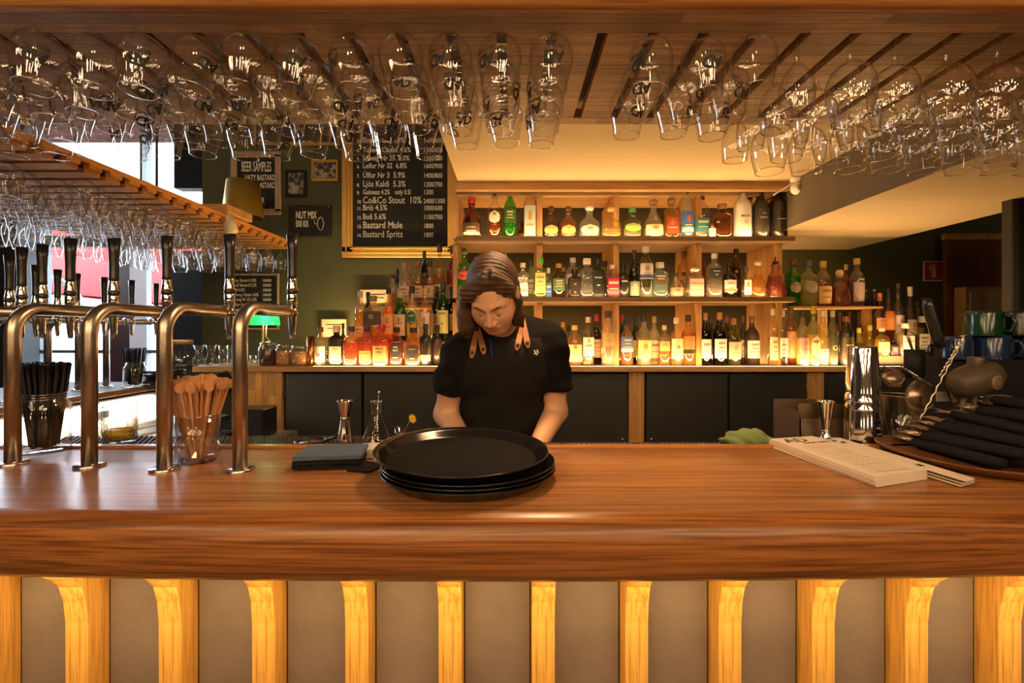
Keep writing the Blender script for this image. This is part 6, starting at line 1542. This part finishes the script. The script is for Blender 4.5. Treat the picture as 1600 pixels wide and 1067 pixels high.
# twisted tongs
b = MB()
for (p0, p1) in (((1438, 655), (1508, 524)), ((1468, 588), (1500, 535))):
    A0, A1 = px3(*p0, 1.38), px3(*p1, 1.40); n_ = 60; ax = (A1 - A0); u = ax.orthogonal().normalized(); v = ax.normalized().cross(u)
    b.tube([A0 + ax * (k / n_) + (u * math.cos(k * .9) + v * math.sin(k * .9)) * .0014 for k in range(n_ + 1)], .0020, 6)
b.tube([px3(1500, 525, 1.40), px3(1512, 528, 1.40)], .004, 6, flat=.4)
o = b.build('twisted_tongs', FORKM); tag(o, 'pair of twisted wire tongs crossing the knife', 'tongs')
# lemon squeezer
o = MB().tube([px3(1482, 600, 1.43), px3(1490, 628, 1.43), px3(1504, 618, 1.43)], [.002, .010, .003], 8, flat=.4).build('steel_scoop', STEEL); tag(o, 'small shining steel scoop under the knife', 'scoop')
# ---- black coffee machine box with mugs, clay pot
zb_ = 1.362
t = thing('black_appliance', 'large black appliance at the right end of the bar carrying mugs', 'appliance', (XX(1560, 1.62), 1.62, 1.06))
MB().bbox(-.20, .50, -.13, .13, 0, zb_ - 1.06, .006).build('housing', BLACKM, t); 
MUGG = pm('dark_green_glaze', (.006, .034, .016), .15, var=.2); MUGB = pm('blue_glaze', (.010, .026, .075), .15, var=.3, vscale=12); MUGN = pm('navy_glaze', (.005, .007, .014), .25)
def mug(px, py, d, m, w_, h, ang, lb):
    R = w_; t = thing('mug', lb, 'mug', (XX(px, d), d, py), ang, 'glazed mugs upside down on the black appliance')
    MB().lathe([(R, 0), (R * 1.01, .003), (R, .008), (R * .98, h * .9), (R * .94, h * .97), (R * .85, h), (.0005, h)], 32).build('mug_body', m, t)
    MB().tube([(R * .95 + .0, 0, h * .80), (R + .020, 0, h * .78), (R + .028, 0, h * .5), (R + .020, 0, h * .2), (R * .97, 0, h * .17)], .0055, 8).build('handle', m, t)
d_ = 1.54; s_ = d_ / F
mug(1492, zb_, 1.56, MUGB, .046, .072, -2.4, 'blue glazed mug beside the knife, left in the lower row')
mug(1548, zb_, 1.545, MUGB, .050, .074, -1.2, 'blue glazed mug under the green mug, lower row')
mug(1608, zb_, 1.545, MUGN, .050, .074, -1.9, 'navy glazed mug at the picture edge, lower row')
mug(1537, zb_ + .075, 1.545, MUGG, .049, .078, -1.2, 'dark green glazed mug on top of the blue mugs')
mug(1592, zb_ + .075, 1.545, MUGN, .049, .078, -1.75, 'navy glazed mug on top beside the green mug')
CLAY = pm('brown_stoneware', (.075, .052, .034), .5, var=.25, vscale=14)
t = thing('stoneware_pot', 'brown barrel shaped stoneware pot with pierced end and clip lid', 'pot', px3(1523, 592, 1.40))
MB().lathe([(.0005, -.072), (.022, -.070), (.036, -.058), (.044, -.030), (.046, 0), (.043, .034), (.034, .060), (.024, .068), (.0005, .068)], 32, M=Matrix.Rotation(math.radians(72), 4, 'Y')).build('pot_body', CLAY, t)
MB().lathe([(.020, .0), (.021, .020), (.019, .024), (.0005, .024)], 24, (.004, 0, .040)).build('neck', CLAY, t)
b = MB(); b.tube([(.0225 * math.cos(k * PI / 12) + .010, -.004 + .018 * math.sin(k * PI / 12), .052 - .012 * math.cos(k * PI / 12)) for k in range(24)], .0016, 6, True); b.build('wire_clip', BRZ, t)
Mr = Matrix.Translation((.024, -.0405, -.006)) @ Matrix.Rotation(math.radians(14), 4, 'Z') @ Matrix.Rotation(math.radians(92), 4, 'X')
MB().lathe([(.020, -.006), (.021, .002), (.019, .004), (.0005, .005)], 28, M=Mr).build('pierced_disc', pm('light_stoneware', (.20, .14, .09), .5), t)
b = MB()
for k in range(9):
    a = k * PI / 4; rr = 0 if k == 8 else .0115
    b.lathe([(.0022, .0046), (.0005, .0058)], 8, (rr * math.cos(a), rr * math.sin(a), 0), M=Mr)
b.build('hole', BLACKM, t)
b = MB()
for x in (-.03, .0, .03): b.cone((x, 0, -.035), (x * 1.3, .01, -.245 + 0.0), .007, .007, 8)
b.build('stand_leg', CLAY, t)
# folded white paper behind tools
o = MB().bbox(-.03, .03, -.002, .002, 0, .03, .0005).build('paper_slip', pm('white_card', (.62, .58, .54), .8), None, px3(1478, 627, 1.5)); tag(o, 'small white paper slip between the bar tools', 'paper')
# ---- white sink tools at the left prep counter
for i, (a, b_) in enumerate((((205, 690), (262, 650)), ((222, 686), (270, 662)), ((196, 672), (250, 640)))):
    p0, p1 = P(a[0], a[1] - 20, 2.2), P(b_[0], b_[1] - 18, 2.35); p0.z = .965 + .014 * i; p1.z = .975 + .014 * i
    o = MB().tube([p0, p1], [.013, .008], 10, flat=.5).build('white_utensil', WHITE); tag(o, 'white plastic utensil on the prep counter, %s of three' % num[i + 1], 'utensil', 'white utensils on the prep counter')
t = tag(MB().bbox(-.035, .035, -.01, 0, -.02, .02, .003).build('wall_socket', BLACKP, None, (-2.23 + .012, 2.62, 1.0), (0, 0, PI / 2)), 'small dark socket on the white lit panel', 'socket')

# ================================================================== WALL THINGS
DWL = D_WALL - .002
def board(px0, px1, py0, py1, fw_px, fmat, bmat, label, cat, name, dep=.03, d=None):
    d = d or DWL - dep; x0, x1, z1, z0 = XX(px0, d), XX(px1, d), ZZ(py0, d), ZZ(py1, d); f = fw_px / F * d
    cx, cz = (x0 + x1) / 2, (z0 + z1) / 2; hx, hz = (x1 - x0) / 2, (z1 - z0) / 2
    t = thing(name, label, cat, (cx, d, cz))
    MB().box(-hx + f * .8, hx - f * .8, .010, .016, -hz + f * .8, hz - f * .8).build('panel', bmat, t)
    b = MB()
    b.bbox(-hx, hx, 0, .018, hz - f, hz, .003).bbox(-hx, hx, 0, .018, -hz, -hz + f, .003).bbox(-hx, -hx + f, 0, .018, -hz + f * .5, hz - f * .5, .003).bbox(hx - f, hx, 0, .018, -hz + f * .5, hz - f * .5, .003)
    fr = b.build('frame', fmat, t)
    return t, cx, cz, hx, hz, d, f
def write(t, cx, cz, d, body, px, py, hpx, sx=.8, bold=.0008, mat=CHALK, align='LEFT', y=.0094):
    """text whose cap height is hpx picture pixels, baseline at (px, py)"""
    s = hpx * 1.18 / F * d / .70
    lettering(body, s, mat, t, (XX(px, d) - cx, y, ZZ(py, d) - cz), (PI / 2, 0, 0), align, sx, bold=bold)
t, cx, cz, hx, hz, d, f = board(534, 716, 150, 402, 17, BRASS, CHALKBOARD, 'large black chalkboard beer menu in a gilded frame', 'chalkboard', 'menu_chalkboard', .06)
b = MB()
for o_, w_ in ((f * .35, .006), (f * .75, .004)):
    b.bbox(-hx + o_, hx - o_, -.008, .0, -hz + o_, -hz + o_ + w_ * 1.6, .002).bbox(-hx + o_, -hx + o_ + w_ * 1.6, -.008, 0, -hz + o_, hz - o_, .002)
b.build('frame_moulding', BRASS, t)
rows_ = [('1.', 'Hazy Bastard 4.8%', '1500/800', 174, 6.5), ('2.', 'Bastard Rauð 5.2%', '1500/850', 188, 6.5), ('3.', 'Einstök Guli 5.0%', '1400/600', 222, 7), ('4.', 'Tuborg Classic 4.6%', '1300/650', 237, 7), ('5.', 'Sólveig Nr 25  6.0%', '1500/800', 250, 7), ('6.', 'Leifur Nr 32  6.8%', '1600/900', 262, 7), ('7.', 'Úlfur Nr 3  5.9%', '1400/800', 277, 7.5),
         ('8.', 'Ljós Kaldi  5.3%', '1200/700', 291, 8), ('9.', 'Guinness 4.2%    only 0.5l', '1200', 303, 6.5), ('10.', 'Co&Co Stout  10%', '2400/1300', 317, 9), ('11.', 'Bríó 4.5%', '1000/600', 328, 7.5), ('12.', 'Boli 5.6%', '1150/700', 342, 7.5), ('13.', 'Bastard Mule', '1800', 356, 9), ('14.', 'Bastard Spritz', '1800', 370, 8.5)]
for n_, a, p, y, h in rows_[1:] :
    write(t, cx, cz, d, n_, 557, y, 4.5, .8); write(t, cx, cz, d, a, 566, y, h, .78 if len(a) < 20 else .66); write(t, cx, cz, d, p, 661, y, 6.3, .75)
WFR = wood('pale_frame_wood', (.34, .25, .18), (.50, .40, .30), 'z', .6, 40, 3, 0, .5, 31)
t, cx, cz, hx, hz, d, f = board(360, 438, 236, 335, 9, WFR, CHALKBOARD, 'chalkboard listing beer samples in a pale wooden frame', 'chalkboard', 'samples_chalkboard')
for s, px, py, h in (('BEER SAMPLES', 376, 267, 13), ('-HAZY BASTARD', 379, 281, 7.5), ('-RAUÐ BASTARD', 379, 293, 7.5), ('1500 KR', 386, 318, 8.5)): write(t, cx, cz, d, s, px, py, h, .34 if h > 10 else .52, .0010)
t, cx, cz, hx, hz, d, f = board(451, 517, 320, 369, 2.5, BLACKP, CHALKBOARD, 'black sign offering nut mix with a peanut drawing', 'sign', 'nut_sign', .02)
write(t, cx, cz, d, 'NUT MIX', 461, 341, 9.5, .50, .0012); write(t, cx, cz, d, '500 KR', 461, 354, 8.5, .46, .0012)
b = MB(); q = lambda px, py: (XX(px, d) - cx, .0090, ZZ(py, d) - cz)
b.tube([q(500 + (4.2 + .8 * math.cos(2 * a * PI / 9)) * math.cos(a * PI / 9) * 1.0, 349 + 10.5 * math.sin(a * PI / 9)) for a in range(18)], .0022, 5, True); b.tube([q(493, 350), q(490, 347), q(491, 343)], .002, 5); b.build('peanut_drawing', CHALK, t)
for px, py in ((455, 323), (513, 323), (513, 365), (455, 365)): MB().ball((XX(px, d) - cx, -.001, ZZ(py, d) - cz), .005, 8, 5).build('screw', STEEL, t)
PH = bpy.data.materials.new('old_photograph'); PH.use_nodes = True; N = PH.node_tree.nodes; L = PH.node_tree.links
tc = N.new('ShaderNodeTexCoord'); vo = N.new('ShaderNodeTexNoise'); vo.inputs['Scale'].default_value = 34; vo.inputs['Detail'].default_value = 6; L.new(tc.outputs['Object'], vo.inputs[0]); rr_ = N.new('ShaderNodeValToRGB'); rr_.color_ramp.elements[0].position = .42; rr_.color_ramp.elements[1].position = .62; rr_.color_ramp.elements[0].color = (.02, .018, .014, 1); rr_.color_ramp.elements[1].color = (.42, .38, .32, 1); L.new(vo.outputs[0], rr_.inputs[0]); L.new(rr_.outputs[0], N['Principled BSDF'].inputs['Base Color'])
board(445, 478, 265, 307, 4.5, BLACKP, PH, 'small black framed black and white photograph of tall trees', 'picture', 'framed_photo')
board(486, 528, 249, 282, 3.5, BRASS, PH, 'small gold framed black and white group photograph', 'picture', 'framed_photo')
board(395, 530, 170, 226, 4, BRASS, pm('dark_picture', (.03, .02, .015), .4, var=.5, vscale=12), 'dark picture in brass frame hanging above the small photographs', 'picture', 'framed_picture')
t, cx, cz, hx, hz, d, f = board(350, 435, 427, 515, 3, WFR, CHALKBOARD, 'small chalkboard beer list behind the rightmost beer taps', 'chalkboard', 'beer_chalkboard')
for s, p, py in (('Hazy Bastard 4.8%', '1500/800', 440), ('Rauð Bastard 5.2%', '1500/850', 447.5), ('Gull 4.5%', '1200/600', 455), ('Tuborg Classic 4.6%', '1300/650', 462.5), ('Sólveig Nr 25 6.0%', '1500/800', 470), ('Leifur Nr 32 6.8%', '1600/900', 478), ('Guinness 4.2%', '1200', 486)): write(t, cx, cz, d, s, 362, py, 4.2, .7, .0006); write(t, cx, cz, d, p, 409, py, 3.6, .6, .0006)
for i, (a, b_, y0, y1) in enumerate(((500, 543, 497, 530), (560, 612, 451, 480))):
    t, cx, cz, hx, hz, d, f = board(a, b_, y0, y1, 2, pm('thin_dark_frame', (.08, .05, .03), .4), PAPER, ('white certificate in thin dark frame behind the whisky bottles', 'white certificate behind the tall amber bottles')[i], 'picture', 'framed_certificate')
    MB().box(-hx * .6, hx * .6, .0085, .0095, hz * .35, hz * .42).box(-hx * .5, hx * .5, .0085, .0095, 0, hz * .06).build('printed_lines', INK, t)
# fire extinguisher sign
t = thing('fire_sign', 'red and white fire extinguisher sign on the green wall', 'sign', (XX(1462, 3.37), 3.385, ZZ(423, 3.37)))
h_ = 16 / F * 3.37
MB().bbox(-h_, h_, 0, .006, -h_, h_, .001).build('border', WHITE, t)
MB().box(-h_ * .86, h_ * .86, -.0012, 0, -h_ * .86, h_ * .86).build('red_field', pm('sign_red', (.55, .03, .04), .5), t)
b = MB(); w_ = .22 * h_
b.box(-w_, w_, -.0028, -.0013, -h_ * .66, h_ * .25); b.lathe([(w_, 0), (w_ * .9, .1 * h_), (w_ * .4, .2 * h_), (.0005, .22 * h_)], 16, (0, -.002, h_ * .25), sy=.05)
b.box(-w_ * .35, w_ * .35, -.0028, -.0013, h_ * .4, h_ * .6).box(-w_ * 1.2, w_ * .9, -.0028, -.0013, h_ * .55, h_ * .66)
b.tube([(-w_ * 1.1, -.002, h_ * .6), (-w_ * 1.7, -.002, h_ * .4), (-w_ * 1.9, -.002, h_ * .15)], .0035, 6); b.build('extinguisher_symbol', WHITE, t)
# wooden cupboard and small window at far right
BW = wood('red_brown_wood', (.10, .035, .012), (.20, .075, .025), 'z', .5, 26, 1.2, 0, .5, 41)
t = thing('wall_cupboard', 'dark reddish wooden wall with pale top rail at far right', 'cupboard', (XX(1530, 3.3), 3.3, 0))
x0 = XX(1478, 3.3) - XX(1530, 3.3); n_ = 9
for k in range(n_): MB().bbox(x0 + k * .075, x0 + (k + 1) * .075 - .002, .0, .03, 0, ZZ(374, 3.3), .002).build('plank', BW, t)
MB().bbox(x0, x0 + n_ * .075, -.005, .04, ZZ(374, 3.3), ZZ(365, 3.3), .002).build('top_rail', OAK_V, t)
t2 = thing('small_window_cabinet', 'pale wooden cabinet with two frosted panes above the mugs', 'cabinet', (XX(1540, 3.2), 3.2, 0))
xa = XX(1510, 3.2) - XX(1540, 3.2); xb = -xa
MB().bbox(xa, xb, .01, .09, 0, ZZ(448, 3.2), .003).build('cabinet_body', OAK_LIGHT, t2)
for a_, b2 in ((xa + .03, -.025), (.025, xb - .03)): MB().bbox(a_, b2, 0, .01, ZZ(505, 3.2), ZZ(455, 3.2), .001).build('pane', pm('frosted_pane', (.35, .32, .26), .3), t2)
t = thing('tall_cabinet', 'tall dark grey cabinet at the right picture edge', 'cabinet', (XX(1582, 2.1), 2.1, 0))
MB().bbox(0, .8, 0, .05, 0, ZZ(295, 2.1), .004).build('cabinet_body', pm('dark_grey_cabinet', (.03, .028, .026), .6), t)
MB().bbox(.03, .75, -.006, 0, .3, ZZ(295, 2.1) - .03, .001).build('door', BLACKM, t)
t = thing('fill_light_housing', 'flat square housing added for the unseen fill light over the aisle', 'light', (.10, 1.56, ZB))  # made-up housing around the aisle fill, tucked behind the glass rack
MB().bbox(-.14, .14, -.14, .14, -.014, 0, .002).build('housing', WHITE, t)
# security camera
t = thing('security_camera', 'small white dome security camera under the ceiling at the shelf end', 'camera', (XX(1246, 2.6), 2.6, ZB))
MB().lathe([(.035, 0), (.035, -.018), (.020, -.024), (.0005, -.024)], 24).build('base', WHITE, t); MB().ball((0, -.0, -.052), .036, 20, 12).build('dome', WHITE, t)
MB().cone((0, -.030, -.056), (-.002, -.040, -.058), .019, .018, 20).build('lens_ring', pm('grey_lens', (.15, .15, .15), .3), t); MB().cone((0, -.038, -.058), (-.002, -.042, -.058), .010, .010, 16).build('lens', BLACKP, t)
MB().tube([(-.02, 0, -.02), (-.06, .02, -.05), (-.10, .06, -.075)], .004, 6).build('cable', WHITE, t)
# gold lamp on the side rack
t = thing('table_lamp', 'table lamp with golden drum shade standing on the side glass rack', 'lamp', (XX(380, 3.0), 3.0, 2.066))
zs0, zs1 = ZZ(340, 3.0) - 2.066, ZZ(284, 3.0) - 2.066; zs0 = max(zs0, .03)
MB().lathe([(.118, zs0), (.092, zs1), (.090, zs1), (.116, zs0)], 32).build('lamp_shade', pm('gold_shade', (.72, .45, .08), .32, .75), t)
MB().lathe([(.0005, 0), (.05, 0), (.05, .010), (.008, .016), (.008, zs1 - .03)], 20).build('stem', BLACKP, t)
o = MB().bbox(-.14, .14, -.12, .12, 0, .045, .004).build('wooden_box', OAK_LIGHT, None, (XX(336, 2.62), 2.62, 2.067)); tag(o, 'flat wooden box lying on the side glass rack', 'box')
t = thing('spotlight', 'cream cylindrical spotlight fixed to the edge of the side rack', 'spotlight', (XX(357, 2.55) + .01, 2.55, 1.99))
MB().cone((-.02, 0, .075), (.015, -.01, -.02), .028, .030, 20).build('housing', pm('cream_metal', (.72, .62, .50), .4), t); MB().ball((-.028, 0, .085), .018, 12, 8).build('joint', WHITE, t)
o = MB().bbox(-.11, .11, -.09, .09, 0, .13, .012).build('loudspeaker', BLACKM, None, (XX(288, 3.35) + .02, 3.2, 2.068)); tag(o, 'black loudspeaker standing on the side rack by the window', 'speaker')
# ---- fairy lights in the guest room behind the photographer
t = thing('fairy_lights', 'string of warm fairy lights across the guest room ceiling', 'string lights', (0, 0, 2.9))
b = MB(); w2 = MB(); rr2 = random.Random(9)
for s in range(6):
    pts = []
    for k in range(15):
        x = -2.3 + k * .33 + rr2.uniform(-.14, .14); y = -.5 - s * .42 + rr2.uniform(-.18, .18); z = -.35 * math.sin(PI * (k % 7.5) / 7.5) - .06 * s + rr2.uniform(-.16, .12)
        pts.append((x, y, z)); (b.ball((x, y, z - .06), .06, 12, 8) if (k + s) % 5 < 3 else None)
    w2.tube(pts, .002, 4)
b.build('bulb', emit('fairy_bulb', (1, .66, .34), 42, True), t)['kind'] = 'stuff'; w2.build('wire', BLACKM, t)
